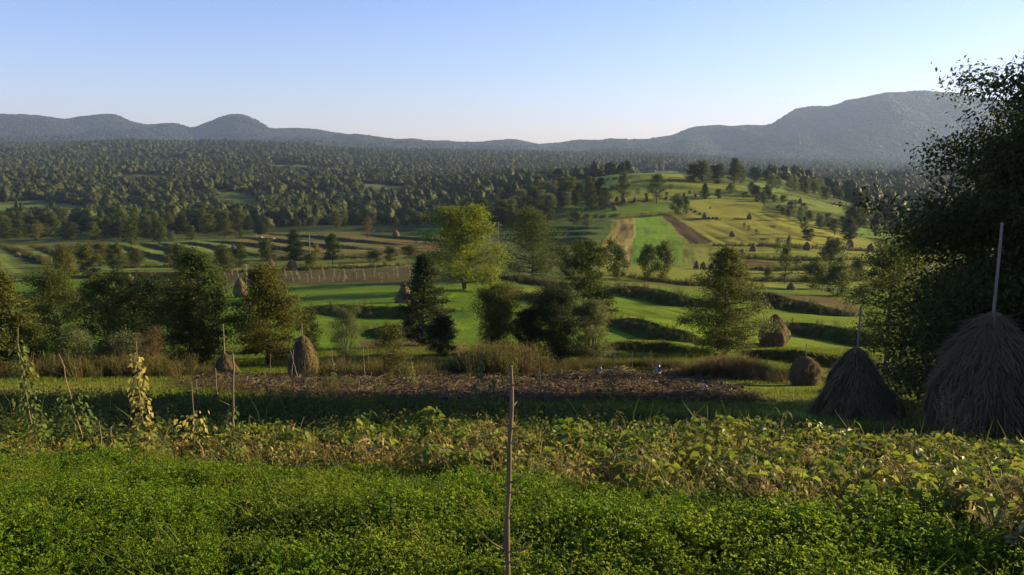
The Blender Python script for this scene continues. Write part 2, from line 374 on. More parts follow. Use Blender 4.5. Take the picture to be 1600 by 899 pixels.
FIELDS = [
 ([(-200, 600), (300, 612), (560, 634), (900, 634), (1190, 632), (1170, 642), (700, 655), (300, 650), (-200, 640)], (.095, .105, .025)),
 ([(1180, 636), (1130, 590), (1230, 600), (1700, 625), (1700, 700), (1200, 660)], (.105, .130, .018)),
 ([(-200, 588), (300, 590), (320, 606), (-200, 606)], (.10, .11, .025)),
 ([(940, 480), (1000, 470), (1100, 485), (1100, 535), (1040, 522), (990, 508), (938, 492)], (.105, .150, .008)),
 ([(450, 446), (650, 446), (640, 482), (460, 482)], (.070, .115, .010)), ([(450, 490), (720, 490), (715, 512), (560, 512)], (.085, .130, .010)),
 ([(770, 435), (860, 442), (890, 470), (850, 472), (770, 452)], (.105, .135, .018)),
 ([(560, 522), (668, 522), (664, 548), (566, 548)], (.09, .055, .035)),
 ([(940, 436), (1130, 452), (1340, 468), (1345, 480), (1150, 462), (950, 450)], (.10, .10, .025)),
 ([(1170, 466), (1290, 470), (1345, 486), (1345, 492), (1240, 478)], (.10, .07, .035)),
 ([(1170, 474), (1260, 486), (1350, 500), (1350, 524), (1220, 505), (1168, 498)], (.110, .145, .010)),
 ([(1160, 512), (1440, 540), (1450, 574), (1160, 545)], (.110, .140, .010)),
 ([(350, 426), (640, 417), (650, 438), (500, 443), (350, 442)], (.058, .046, .026)), ([(350, 420), (640, 411), (640, 416), (350, 425)], (.17, .16, .06)),
 ([(400, 402), (500, 408), (620, 400), (640, 412), (420, 420)], (.085, .095, .025)),
 ([(360, 372), (520, 366), (700, 378), (690, 400), (500, 400), (400, 392)], (.095, .070, .030)),
 ([(390, 366), (420, 364), (520, 384), (480, 388)], (.12, .085, .045)), ([(430, 366), (470, 364), (600, 388), (560, 394)], (.07, .080, .022)),
 ([(700, 358), (640, 362), (700, 372), (760, 372), (760, 358)], (.07, .14, .014)),
 ([(0, 384), (220, 378), (300, 400), (330, 425), (0, 430)], (.10, .125, .028)), ([(220, 378), (330, 372), (420, 398), (320, 400)], (.080, .100, .030)),
 ([(0, 438), (330, 432), (330, 470), (0, 480)], (.058, .098, .016)), ([(0, 480), (240, 475), (240, 520), (0, 520)], (.07, .11, .02)),
 ([(-80, 322), (60, 318), (150, 328), (110, 345), (-80, 345)], (.10, .13, .03)), ([(60, 349), (130, 349), (160, 366), (40, 366)], (.11, .11, .04)),
 ([(330, 312), (410, 318), (405, 334), (340, 330)], (.09, .12, .03)), ([(420, 262), (520, 266), (510, 274), (430, 272)], (.09, .11, .03)), ([(560, 300), (640, 304), (630, 318), (570, 314)], (.085, .115, .03)), ([(180, 282), (270, 284), (260, 298), (190, 296)], (.09, .11, .03)), ([(520, 285), (560, 286), (556, 296), (520, 295)], (.09, .11, .03)), ([(230, 330), (330, 334), (330, 352), (240, 348)], (.085, .11, .03)), ([(30, 254), (90, 255), (90, 265), (30, 264)], (.12, .12, .05)), ([(140, 240), (200, 241), (200, 244), (140, 244)], (.12, .12, .05)),
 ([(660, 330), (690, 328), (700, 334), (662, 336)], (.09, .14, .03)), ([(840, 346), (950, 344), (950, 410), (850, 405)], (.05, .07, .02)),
 # the hill
 ([(880, 290), (960, 275), (1010, 267), (1060, 270), (1100, 285), (1190, 290), (1210, 300), (1190, 330), (1290, 350), (1400, 390), (1400, 430), (1330, 450), (1110, 448), (940, 435), (935, 400), (960, 345), (880, 335)], (.125, .130, .026)),
 ([(890, 296), (1000, 280), (1060, 284), (1090, 292), (1000, 296), (900, 312)], (.070, .095, .022)), ([(900, 276), (1000, 268), (1060, 268), (1040, 274), (950, 282)], (.10, .13, .035)),
 ([(905, 322), (1000, 318), (1060, 316), (1050, 331), (960, 335), (880, 334)], (.080, .125, .022)),
 ([(1060, 300), (1180, 296), (1195, 308), (1060, 310)], (.065, .090, .022)),
 ([(966, 342), (994, 339), (992, 362), (984, 412), (930, 412), (945, 385)], (.15, .105, .045)),
 ([(992, 340), (1030, 338), (1062, 375), (1070, 414), (986, 414), (990, 370)], (.085, .140, .018)),
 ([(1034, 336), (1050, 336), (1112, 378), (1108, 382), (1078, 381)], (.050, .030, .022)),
 ([(1066, 382), (1110, 384), (1118, 412), (1068, 414)], (.125, .130, .028)),
 ([(1054, 336), (1075, 318), (1120, 316), (1190, 330), (1290, 352), (1330, 372), (1250, 388), (1120, 384)], (.165, .150, .028)),
 ([(1170, 404), (1210, 410), (1210, 420), (1150, 418)], (.085, .055, .03)),
 ([(1180, 283), (1220, 288), (1230, 300), (1180, 298)], (.10, .14, .035)), ([(1190, 304), (1260, 304), (1320, 322), (1310, 334), (1200, 326)], (.085, .105, .03)),
 ([(1340, 352), (1380, 350), (1400, 372), (1340, 370)], (.08, .12, .03)),
]
for pl, c in FIELDS: field(pl, c)
SOILPOLY = [(300, 588), (600, 586), (800, 580), (920, 575), (1040, 572), (1100, 580), (1140, 600), (1200, 626), (1080, 628), (900, 629), (650, 629), (420, 618), (290, 608)]
soilm = field(SOILPOLY, SOIL)
farwhite = field([(799, 239), (850, 239), (850, 241.5), (799, 241.5)], (.75, .70, .6)); field([(895, 240), (915, 239), (915, 241), (895, 242)], (.55, .52, .42)); field([(930, 236), (950, 236), (950, 238), (930, 238)], (.5, .48, .4)); field([(330, 213), (385, 212), (388, 217), (335, 218)], (.28, .22, .12))
rough = np.zeros(GX.shape); rough[soilm] = 1
def furrows(pl, a, b, gap, amp, deep, c2):
    # drills and mowing lines run from a to b across the field
    W = poly_plan(pl); A, B = np.array(hit0(*a)), np.array(hit0(*b)); d = (B - A) / np.linalg.norm(B - A); m = np.zeros(GX.shape, bool)
    j0 = max(np.searchsorted(yg, W[:, 1].min() - 5) - 1, 0); j1 = min(np.searchsorted(yg, W[:, 1].max() + 5) + 1, len(yg)); m[j0:j1] = pip(jx[j0:j1], jy[j0:j1], W)
    s_ = (GX[m] - A[0]) * -d[1] + (GY[m] - A[1]) * d[0]; l_ = (GX[m] - A[0]) * d[0] + (GY[m] - A[1]) * d[1]; k = vnoise(s_ / gap, l_ / (gap * 14), 91) * .7 + vnoise(s_ / gap * 2.3, l_ / (gap * 9), 92) * .3
    f = np.clip((k - .5) * 2.2 * amp, -.6, .8); col[m] = col[m] * (1 - np.clip(-f, 0, 1))[:, None] + (np.array(c2) - col[m]) * np.clip(f, 0, 1)[:, None] * 1; GZ[m] += (k - .5) * deep
furrows([(966, 342), (994, 339), (992, 362), (984, 412), (930, 412), (945, 385)], (960, 405), (982, 345), 1.6, 1.0, .5, (.24, .18, .09))
furrows([(992, 340), (1030, 338), (1062, 375), (1070, 414), (986, 414), (990, 370)], (1025, 410), (1012, 345), 1.5, .45, .15, (.13, .15, .025))
furrows([(1034, 336), (1050, 336), (1112, 378), (1108, 382), (1078, 381)], (1092, 380), (1042, 338), 1.2, .6, .3, (.09, .06, .04))
furrows([(1054, 336), (1075, 318), (1120, 316), (1190, 330), (1290, 352), (1330, 372), (1250, 388), (1120, 384)], (1240, 380), (1110, 322), 3.2, .8, .25, (.165, .155, .035))
furrows([(1066, 382), (1110, 384), (1118, 412), (1068, 414)], (1092, 410), (1086, 385), 1.6, .7, .2, (.18, .16, .045))
furrows([(400, 364), (700, 378), (690, 400), (400, 402)], (420, 372), (620, 392), 2.5, .9, .3, (.16, .12, .055))
furrows([(0, 384), (420, 378), (420, 400), (0, 430)], (60, 400), (40, 388), 3, .4, .15, (.13, .14, .035))
furrows([(0, 384), (300, 378), (330, 402), (0, 430)], (92, 386), (127, 397), 5.5, .9, .1, (.085, .075, .03))
furrows([(1110, 386), (1400, 386), (1400, 450), (1110, 450)], (1120, 420), (1330, 419), 5, .8, .1, (.17, .155, .035))
furrows([(890, 296), (1000, 270), (1090, 285), (1200, 298), (1190, 310), (890, 330)], (900, 300), (1080, 288), 5, .8, .1, (.16, .165, .035))
furrows([(940, 480), (1000, 470), (1100, 485), (1100, 535), (1040, 522), (990, 508), (938, 492)], (960, 488), (1080, 520), 1.3, .5, .12, (.13, .16, .015))
# plough ridges on the tilled strip, along its length, and clods in the garden soil
GZ[soilm] += (fbm(GX[soilm] / .7, GY[soilm] / .7, 21, 4)) * .30 + .05 * np.sin(GY[soilm] * 7.5 + 3 * fbm(GX[soilm] / 3, GY[soilm] / 3, 22, 2))
zone(bankmask > .40, (.026, .028, .009), .85)  # banks darkened: rough growth, with their shade put into the colour too
k_ = (GY > 27) & (GY < 700); col[k_ & (rough < .5)] *= np.array([1.20, 1.27, .80])
k_ = (GY > 150) & (GY < 640); col[k_] *= 1.12
cnt = 1 + .30 * fbm(GX / 14, GY / 14, 31, 4) + .18 * fbm(GX / 2.5, GY / 2.5, 32, 3) * (GY < 300); col *= np.clip(cnt, .4, 1.7)[..., None]
Vt = np.stack([GX, GY, GZ], -1).reshape(-1, 3); nr_, nc_ = GX.shape
ii = np.arange(nr_ - 1)[:, None] * nc_ + np.arange(nc_ - 1)[None]
Qt = np.stack([ii, ii + 1, ii + nc_ + 1, ii + nc_], -1).reshape(-1, 4)
m, n, out = mat('ground_cover')
at = N(n, 'Attribute', attribute_name='field'); ro = N(n, 'Attribute', attribute_name='tone'); g = N(n, 'NewGeometry')
n1 = noise(n, g.outputs['Position'], 1.6, 8, .7); n2 = noise(n, g.outputs['Position'], .06, 6, .6)
c1 = mixc(n, ramp(n, n1, .25, .75), (.55, .60, .5), (1.35, 1.3, 1.4)); c2 = mixc(n, ramp(n, n2, .3, .7), (.8, .85, .8), (1.25, 1.15, 1.1))
cc = mixc(n, 1.0, at.outputs['Color'], c1, 'MULTIPLY'); cc = mixc(n, 1.0, cc, c2, 'MULTIPLY')
p = N(n, 'BsdfPrincipled'); p.inputs['Roughness'].default_value = 1; p.inputs['Specular IOR Level'].default_value = .05; L(n, cc, p.inputs['Base Color'])
bp = N(n, 'Bump'); bp.inputs['Strength'].default_value = 1; bp.inputs['Distance'].default_value = .14
n3 = noise(n, g.outputs['Position'], 3.2, 5, .65); L(n, n3, bp.inputs['Height']); L(n, bp.outputs[0], p.inputs['Normal']); L(n, p.outputs[0], out.inputs[0])
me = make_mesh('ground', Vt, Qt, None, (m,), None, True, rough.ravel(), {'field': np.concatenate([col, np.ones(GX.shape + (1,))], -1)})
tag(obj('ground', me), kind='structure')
# ------------------------------------------------------------------ plant builders
def ico(sub):
    import bmesh
    bm = bmesh.new(); bmesh.ops.create_icosphere(bm, subdivisions=sub, radius=1)
    V = np.array([v.co[:] for v in bm.verts]); T = np.array([[v.index for v in f.verts] for f in bm.faces]); bm.free(); return V, T
ICO2, ICO3 = ico(2), ico(3)
def prof(kind, t):
    if kind == 'cone': return (1 - t) ** .85 * .98 + .02
    if kind == 'alder': return min(1, .35 + t * 3.2) * (1 - t ** 1.5) ** .9 + .05
    if kind == 'round': return math.sqrt(max(0, 1 - (2 * (t - .48)) ** 2)) * .9 + .1
    if kind == 'egg': return max(.12, math.sin(math.pi * min(1, (t + .12) / 1.12) ** .75)) ** .7
    if kind == 'dome': return min(1, .8 + t) * (1 - t ** 3.2) ** .6 + .06
    if kind == 'fan': return .35 + .65 * math.sin(math.pi * min(1, t * .8 + .12))
    return 1
def grow(seed, h, w, base=.15, kind='egg', nb=30, nleaf=8000, leaf=.2, elev=(5, 60), droop=.1, tr=.02, lean=0, stems=1, sig=.07, aspect=.55, upb=.3, tips=.5, gap=0, ldroop=0):
    """trunk + limbs in one builder, leaf clumps in another; real metres"""
    rs = np.random.default_rng(seed); T_, Cb = MB(), MB(); cen = []; wt = []
    for s_ in range(stems):
        off = np.array([0., 0, 0]) if stems == 1 else np.append(rs.normal(size=2) * w * .035, 0)
        sl_ = rs.normal(size=2) * (0.02 if stems == 1 else .10) * h; sl_[0] += lean * h
        ts = np.linspace(0, 1, 9); P = off + np.stack([sl_[0] * ts + np.sin(ts * 5 + seed) * .012 * h, sl_[1] * ts + np.cos(ts * 4 + seed) * .01 * h, ts * h * .97], 1)
        P[0, 2] -= .25; r = tr * h * ((1 - ts) ** .8 * .95 + .04) / math.sqrt(stems); r[0] *= 1.35
        T_.tube(P, r, 7, rs.uniform(.3, .7))
        nbs = max(4, nb // stems)
        for i in range(nbs):
            t = base + (1 - base) * ((i + rs.uniform(0, .8)) / nbs); tt = (t - base) / (1 - base)
            if rs.random() < gap: continue
            az = i * 2.39996 + rs.uniform(-.5, .5) + s_; ln = w / 2 * prof(kind, tt) * rs.uniform(.72, 1.14)
            e = R(elev[0] + (elev[1] - elev[0]) * tt + rs.uniform(-8, 8))
            p0 = np.array([np.interp(t, ts, P[:, k]) for k in range(3)]); d = np.array([math.cos(az) * math.cos(e), math.sin(az) * math.cos(e), math.sin(e)])
            ss = np.linspace(0, 1, 6)[:, None]; Bp = p0 + d * ln * ss + np.array([0, 0, -1.]) * droop * ln * ss ** 2 + rs.normal(size=(6, 3)) * ln * .025 * ss
            T_.tube(Bp, np.linspace(r[min(8, int(t * 8))] * .5 + .004, .006 * h / 8, 6), 4, .5, cap=False)
            ns = 3 + int(ln * 2.2)
            for k in range(ns):
                s = rs.uniform(.22, 1.0); q = Bp[0] * (1 - s) + Bp[-1] * s + np.array([0, 0, droop * ln * s * (1 - s)])
                td = d * .5 + rs.normal(size=3) * .65; td /= np.linalg.norm(td); tl = ln * .30 * rs.uniform(.4, 1.1) * (1.15 - s * .5)
                e_ = q + td * tl
                if tl > .25: T_.tube([q, (q + e_) / 2 + rs.normal(size=3) * .03, e_], [.012 * h / 10, .008 * h / 10, .003], 3, .5, cap=False)
                cen += [q * .4 + e_ * .6, e_]; wt += [.6, 1]
            cen.append(Bp[-1]); wt.append(1.2)
    cen = np.array(cen); wt = np.array(wt); n = rs.multinomial(nleaf, wt / wt.sum()); idx = np.repeat(np.arange(len(cen)), n)
    sg = sig * w; c = cen[idx] + rs.normal(size=(len(idx), 3)) * np.array([sg, sg, sg * .55])
    c = c[c[:, 2] > .05 * h] if base > .02 else c; idx = idx[:len(c)]
    ctone = rs.uniform(.1, .9, len(cen)); tn = np.clip(ctone[idx] + rs.normal(size=len(c)) * .2, 0, 1)
    axis = c.copy(); axis[:, 2] = 0; axis /= np.linalg.norm(axis, axis=1)[:, None] + .3
    Cb.leaves(c, leaf, rs, up=upb, aspect=aspect, tone=tn, out=axis * .6, droop=ldroop)
    return T_, Cb
def lump_tree(seed, h, w, kind='round', cards=170, card=.9, sub=2):
    """distant tree: uneven closed crown with leaf sprays standing out of it"""
    rs = np.random.default_rng(seed); b = MB(); V, T = (ICO2 if sub == 2 else ICO3); V = V.copy()
    zz = V[:, 2]; k = {'round': 1, 'cone': np.clip(1.05 - (zz + 1) / 2, .04, 1) * 1.25, 'tall': .9}[kind]
    ph = rs.uniform(0, 6, 6)
    d = 1 + .22 * np.sin(3.1 * V[:, 0] + ph[0] + 2 * V[:, 2]) * np.cos(2.7 * V[:, 1] + ph[1]) + .16 * np.sin(5.3 * zz + ph[2] + 4 * V[:, 1]) + .12 * np.sin(8 * V[:, 0] + ph[3]) * np.sin(7 * zz + ph[4]) + rs.normal(size=len(V)) * .09
    S = V * d[:, None]; eg = 1.08 - .22 * zz - .25 * zz ** 2 * (zz > 0); S[:, 0] *= k * eg; S[:, 1] *= k * eg
    S = S * np.array([w / 2 * .82, w / 2 * .82, h * .42]) + np.array([0, 0, h * .54])
    b.add(S, None, T, tone=np.clip(.35 + rs.normal(size=len(V)) * .25, 0, 1))
    i = rs.integers(0, len(S), cards); c = S[i] + rs.normal(size=(cards, 3)) * .22 + V[i] * rs.uniform(0, .5, (cards, 1)); nrm = V[i]
    b.leaves(c, card, rs, up=.15, aspect=.8, tone=np.clip(.5 + rs.normal(size=cards) * .3, 0, 1), out=nrm * 1.2)
    t = MB(); t.tube([(0, 0, -.6), (0, 0, h * .3), (.1, 0, h * .6)], [.03 * h, .022 * h, .01 * h], 5)
    return t, b
LIB = []
def scatter(name, P, scl, protos, label, cat, idx=None, tint=None, rz=None, tilt=.0, seed=0, group=None):
    """one object of countless plants: instances on a point mesh"""
    rs = np.random.default_rng(seed + 77); n = len(P)
    me = bpy.data.meshes.new(name); me.vertices.add(n); me.vertices.foreach_set('co', np.asarray(P, np.float32).ravel())
    rot = np.zeros((n, 3)); rot[:, 2] = rs.uniform(0, 2 * math.pi, n) if rz is None else rz; rot[:, :2] = rs.normal(size=(n, 2)) * tilt
    scl = np.asarray(scl, float); scl = np.repeat(scl[:, None], 3, 1) if scl.ndim == 1 else scl
    for nm, ty, v, f in (('rot', 'FLOAT_VECTOR', rot, 'vector'), ('scl', 'FLOAT_VECTOR', scl, 'vector')):
        a = me.attributes.new(nm, ty, 'POINT'); a.data.foreach_set(f, v.astype(np.float32).ravel())
    idx = rs.integers(0, len(protos), n) if idx is None else idx
    a = me.attributes.new('idx', 'INT', 'POINT'); a.data.foreach_set('value', np.asarray(idx, np.int32))
    a = me.attributes.new('tint', 'FLOAT', 'POINT'); a.data.foreach_set('value', np.asarray(np.zeros(n) if tint is None else tint, np.float32))
    o = obj(name, me)
    pc = bpy.data.collections.new(name + '_kinds'); LIB.append(pc)
    for k, pm in enumerate(protos): pc.objects.link(bpy.data.objects.new('plant_%02d' % k, pm))
    ng = bpy.data.node_groups.new(name, 'GeometryNodeTree')
    ng.interface.new_socket('Geometry', in_out='INPUT', socket_type='NodeSocketGeometry'); ng.interface.new_socket('Geometry', in_out='OUTPUT', socket_type='NodeSocketGeometry')
    gi = ng.nodes.new('NodeGroupInput'); go = ng.nodes.new('NodeGroupOutput'); ci = ng.nodes.new('GeometryNodeCollectionInfo')
    ci.inputs[0].default_value = pc; ci.inputs[1].default_value = True; ci.inputs[2].default_value = True
    ip = ng.nodes.new('GeometryNodeInstanceOnPoints'); ip.inputs['Pick Instance'].default_value = True
    def na(nm, ty): x = ng.nodes.new('GeometryNodeInputNamedAttribute'); x.data_type = ty; x.inputs[0].default_value = nm; return x.outputs[0]
    ng.links.new(gi.outputs[0], ip.inputs['Points']); ng.links.new(ci.outputs[0], ip.inputs['Instance'])
    ng.links.new(na('idx', 'INT'), ip.inputs['Instance Index'])
    er = ng.nodes.new('FunctionNodeEulerToRotation'); ng.links.new(na('rot', 'FLOAT_VECTOR'), er.inputs[0]); ng.links.new(er.outputs[0], ip.inputs['Rotation'])
    ng.links.new(na('scl', 'FLOAT_VECTOR'), ip.inputs['Scale']); ng.links.new(ip.outputs[0], go.inputs[0])
    md = o.modifiers.new('plants', 'NODES'); md.node_group = ng
    return tag(o, label, cat, group, 'stuff')
M_bark = plain('bark', (.10, .085, .065), (.05, .042, .032), 9, .9, .5, (1, 1, .25))
M_woodi = foliage('wood_leaves_far', (.032, .044, .010), (.072, .086, .017), .15, .24, True, autumn=(.085, .080, .022))
# ------------------------------------------------------------------ distant woods
rg = np.random.default_rng(5)
def jgrid(y0, y1, c, umax=.78, umin=None):
    xs = np.arange(-umax * y1, umax * y1, c); yy = np.arange(y0, y1, c); X, Y = np.meshgrid(xs, yy); X = X.ravel() + rg.uniform(-.5, .5, X.size) * c; Y = Y.ravel() + rg.uniform(-.5, .5, Y.size) * c
    m = np.abs(X) < umax * Y + 5; return X[m], Y[m]
CLEAR = [f[0] for f in FIELDS if f[0][0][1] < 350 and f[0][0][0] < 700]
CLEARW = [poly_plan(c) for c in CLEAR if max(p_[1] for p_ in c) < 352]
LEFTWOOD = poly_plan([(-500, 378), (0, 374), (200, 372), (300, 366), (400, 358), (500, 353), (600, 350), (690, 346), (760, 334), (820, 318), (860, 304), (880, 295), (890, 285), (700, 268), (-500, 268)])
X, Y = jgrid(330, 1500, 7.6); RIGHTWOOD = poly_plan([(1275, 296), (1310, 306), (1350, 328), (1340, 352), (1385, 366), (1480, 384), (1900, 384), (1900, 284), (1290, 284)])
inn = np.where(Y > 640, True, pip(X, Y, LEFTWOOD) | (pip(X, Y, RIGHTWOOD) & (fbm(X / 35, Y / 50, 58, 2) > -.25))) 
inn &= ~pip(X, Y, poly_plan([(890, 300), (1000, 262), (1200, 282), (1330, 330), (1330, 380), (900, 380)]))
inn &= fbm(X / 45, Y / 80, 51, 4) + .16 * (Y > 500) > -.16
for c in CLEARW: inn &= ~pip(X, Y, c)
X, Y = X[inn], Y[inn]; X2, Y2 = jgrid(1500, 3350, 10.5); k2 = fbm(X2 / 90, Y2 / 200, 52, 4) > -.24
for c in CLEARW: k2 &= ~pip(X2, Y2, c)
X2, Y2 = X2[k2], Y2[k2]
wood_near = np.argsort(Y + rg.uniform(0, 30, len(Y)) + 1e4 * ((np.abs(X / Y) > .64) | (X > .1 * Y)))[:110]
keep = np.ones(len(X), bool); keep[wood_near] = False
far_protos = []
for k, (kd, hh, ww) in enumerate([('round', 9, 9.5), ('round', 10, 9), ('tall', 12.5, 8.2), ('round', 8, 8.5), ('cone', 13, 7.5), ('tall', 11, 8.5)]):
    t, b = lump_tree(100 + k, hh, ww, kd, 900, .55, 3); b.qm = [q * 0 for q in b.qm]; b.tm = [q * 0 for q in b.tm]
    far_protos.append(b.mesh('far_crown', (M_woodi,)))
PX_, PY_ = np.concatenate([X[keep], X2]), np.concatenate([Y[keep], Y2])
PZ_ = H(PX_, PY_); nn = len(PX_); cl = fbm(PX_ / 40, PY_ / 60, 53, 2)
sc_ = rg.uniform(.5, 1.12, nn) * (1 + .3 * cl) * np.where(PY_ > 1500, 1.3, 1); id_ = np.where(rg.random(nn) < .04 + .45 * (cl > .42), 4, rg.choice([0, 1, 2, 3, 5], nn))
S3 = np.stack([sc_ * rg.uniform(.9, 1.25, nn), sc_ * rg.uniform(.9, 1.25, nn), sc_ * rg.uniform(.75, 1.05, nn)], 1)
scatter('far_woodland', np.stack([PX_, PY_, PZ_ - .5], 1), S3, far_protos, 'dense dark green woodland covering the plain and slopes behind the striped fields', 'woodland', id_, np.clip(fbm(PX_ / 50, PY_ / 70, 54, 3) * 1.2 - .15 + rg.normal(size=nn) * .14, 0, .8))
M_mount = foliage('mountain_leaves', (.014, .020, .010), (.019, .026, .013), .1, .08, True, autumn=(.026, .028, .014))
canopy = []
for k in range(3):
    rs = np.random.default_rng(200 + k); b = MB()
    for j in range(9):
        V, T = ICO2; s = rs.uniform(4.5, 8); b.add(V * np.array([s, s, s * .75]) * (1 + rs.normal(size=(len(V), 1)) * .13) + np.append(rs.uniform(-13, 13, 2), rs.uniform(0, 5)), None, T, tone=rs.uniform(.1, .9))
    canopy.append(b.mesh('canopy', (M_mount,)))
X3, Y3 = jgrid(3350, 6350, 23, .74); g_ = fbm(X3 / 300, Y3 / 500, 55, 3) > -.5; X3, Y3 = X3[g_], Y3[g_]; Z3 = H(X3, Y3)
scatter('mountain_forest', np.stack([X3, Y3, Z3], 1), rg.uniform(.7, 1.25, len(X3)), canopy, 'hazy blue forest covering the mountains along the horizon', 'forest', None, np.clip(fbm(X3 / 150, Y3 / 200, 56, 2) * .6, 0, .5))
print('woods', nn, len(X3))
# ------------------------------------------------------------------ middle-distance trees, each a thing
def tree_thing(name, T_, B_, leafm, smooth=False):
    r = empty(name); obj('trunk', T_.mesh('trunk', (M_bark,), True), r); obj('crown', B_.mesh('crown', (leafm,)), r); return r
M_mid = foliage('broad_leaves', (.032, .050, .007), (.085, .105, .014), .35, .28, autumn=(.12, .085, .02))
M_bright = foliage('bright_leaves', (.095, .110, .006), (.215, .215, .012), .45, .03)
M_olive = foliage('olive_leaves', (.045, .050, .008), (.120, .115, .018), .35, .12)
M_alder = foliage('alder_leaves', (.038, .056, .008), (.100, .115, .016), .35, .12)
M_dark = foliage('dark_leaves', (.018, .030, .008), (.042, .056, .014), .35, .12)
M_ash = foliage('ash_leaves', (.026, .040, .006), (.070, .078, .012), .35, .08)
M_willow = foliage('willow_leaves', (.060, .082, .026), (.15, .165, .055), .35, .1)
M_rust = foliage('rust_leaves', (.085, .055, .025), (.16, .10, .04), .35, .1)
M_gold = foliage('gold_leaves', (.12, .10, .02), (.22, .18, .035), .4, .1)
MIDK = {}
def midproto(key, *a, m=None, **k):
    T_, B_ = grow(*a, **k); MIDK[key] = [(T_.mesh('trunk', (M_bark,), True), B_.mesh('crown', (m or M_mid,))), a[1], a[2], 0]
midproto('round', 301, 9, 9, .12, 'round', 26, 6120, .42, (5, 65), m=None, sig=.058)
midproto('egg', 302, 10, 7, .14, 'egg', 28, 6120, .40, (15, 70), sig=.064)
midproto('tall', 303, 12, 6, .10, 'egg', 30, 6120, .40, (20, 75), sig=.09)
midproto('loose', 304, 9, 7, .22, 'fan', 16, 3400, .36, (20, 70), m=M_mid, sig=.07, tr=.028)
midproto('conic', 305, 10, 6, .06, 'alder', 34, 6120, .36, (0, 40), m=M_dark, sig=.07)
midproto('bush', 306, 4, 5.5, .02, 'round', 24, 4080, .30, (20, 75), sig=.07, stems=3, m=M_mid)
midproto('darkbush', 307, 5, 6, .02, 'round', 26, 5100, .30, (20, 75), sig=.064, stems=3, m=M_dark)
midproto('paleround', 308, 8, 8, .12, 'round', 26, 5440, .36, (5, 65), m=M_willow, sig=.058)
midproto('gold', 309, 8, 7.5, .12, 'round', 26, 5100, .36, (5, 65), m=M_gold, sig=.058)
midproto('rust', 310, 9, 6, .15, 'egg', 24, 2210, .30, (15, 65), m=M_rust, sig=.058)
midproto('sapling', 311, 4, 2.6, .1, 'egg', 16, 900, .22, (30, 70), m=M_mid, sig=.1)
midproto('olive', 312, 9, 7.5, .1, 'egg', 30, 7140, .34, (15, 65), m=M_olive, sig=.08)
def mid_tree(kind, x, y, h, w, label, group=None, name=None, cat=None, rz=None, sink=.3):
    (tm, cm), h0, w0, _ = MIDK[kind]
    nm = name or ('bush' if 'bush' in kind else 'sapling' if kind == 'sapling' else 'broadleaf_tree')
    r = empty(nm, (x, y, float(H(x, y)) - sink * .3), rg.uniform(0, 6.28) if rz is None else rz); r.scale = (w / w0, w / w0, h / h0)
    if 'bush' not in kind: obj('trunk', tm, r)
    obj('crown', cm, r) if 'bush' not in kind else obj('foliage', cm, r)
    return tag(r, label, cat or ('bush' if 'bush' in kind else 'tree'), group)
def px_tree(kind, px, base, top, wpx, label, **k):
    x, y, z = hit(px, base); d = y * CP - z * SP; return mid_tree(kind, x, y, (base - top) * d / F * 1.03, wpx * d / F, label, **k)
ADJ = {'round': 'round green tree', 'egg': 'oval green tree', 'tall': 'tall narrow tree', 'loose': 'sparse open tree', 'conic': 'dark conical tree', 'paleround': 'pale round tree', 'gold': 'golden tree', 'rust': 'rusty tree', 'olive': 'olive green tree', 'bush': 'leafy green bush', 'darkbush': 'dark leafy bush', 'sapling': 'small young tree'}
for i in wood_near:
    k = rg.choice(['round', 'egg', 'tall', 'olive', 'round', 'conic', 'egg'])
    mid_tree(k, X[i], Y[i], rg.uniform(7, 11), rg.uniform(6, 9.5), ADJ[k] + ' at the near edge of the wood behind the striped fields', 'trees along the near edge of the wood')
def region(poly, n, kinds, hr, label, group, mind=3.5, seed=0, aspect=1.0):
    W = poly_plan(poly); rs = np.random.default_rng(seed); pts = []; tries = 0
    while len(pts) < n and tries < 4000:
        tries += 1; x = rs.uniform(W[:, 0].min(), W[:, 0].max()); y = rs.uniform(W[:, 1].min(), W[:, 1].max())
        if not pip(np.array([x]), np.array([y]), W)[0] or any((x - a) ** 2 + (y - b) ** 2 < mind ** 2 for a, b in pts): continue
        pts.append((x, y)); k = kinds[rs.integers(len(kinds))]; h = rs.uniform(*hr) * (.55 if 'bush' in k else 1)
        mid_tree(k, x, y, h, h * aspect * rs.uniform(.8, 1.15) * (1.3 if 'bush' in k else 1) * (.75 if k == 'tall' else 1), ADJ[k] + ' ' + label, group)
region([(690, 350), (760, 335), (830, 318), (880, 300), (935, 297), (900, 325), (850, 350), (820, 362), (760, 356), (700, 358)], 62, ['round', 'egg', 'tall', 'olive', 'conic', 'paleround'], (6, 10), 'on the shaded slope left of the hill', 'trees on the left flank of the hill', 5, 1)
region([(880, 300), (1000, 290), (1090, 290), (1190, 300), (1190, 312), (1060, 312), (890, 330)], 14, ['bush', 'sapling', 'darkbush'], (2.5, 4.5), 'scattered on the terraced hill slope', 'bushes on the hill terraces', 8, 10)
region([(850, 290), (900, 277), (960, 271), (1000, 268), (990, 264), (930, 266), (850, 278)], 16, ['egg', 'conic', 'round'], (7, 10), 'in the dark row along the left crest of the hill', 'trees along the left crest of the hill', 4, 2)
region([(1170, 300), (1215, 312), (1290, 345), (1330, 366), (1300, 368), (1240, 345), (1190, 325), (1150, 312)], 38, ['bush', 'loose', 'bush', 'paleround', 'egg'], (3.5, 6), 'in the grey green hedgerow down the right flank of the hill', 'hedgerow down the right flank of the hill', 4, 3)
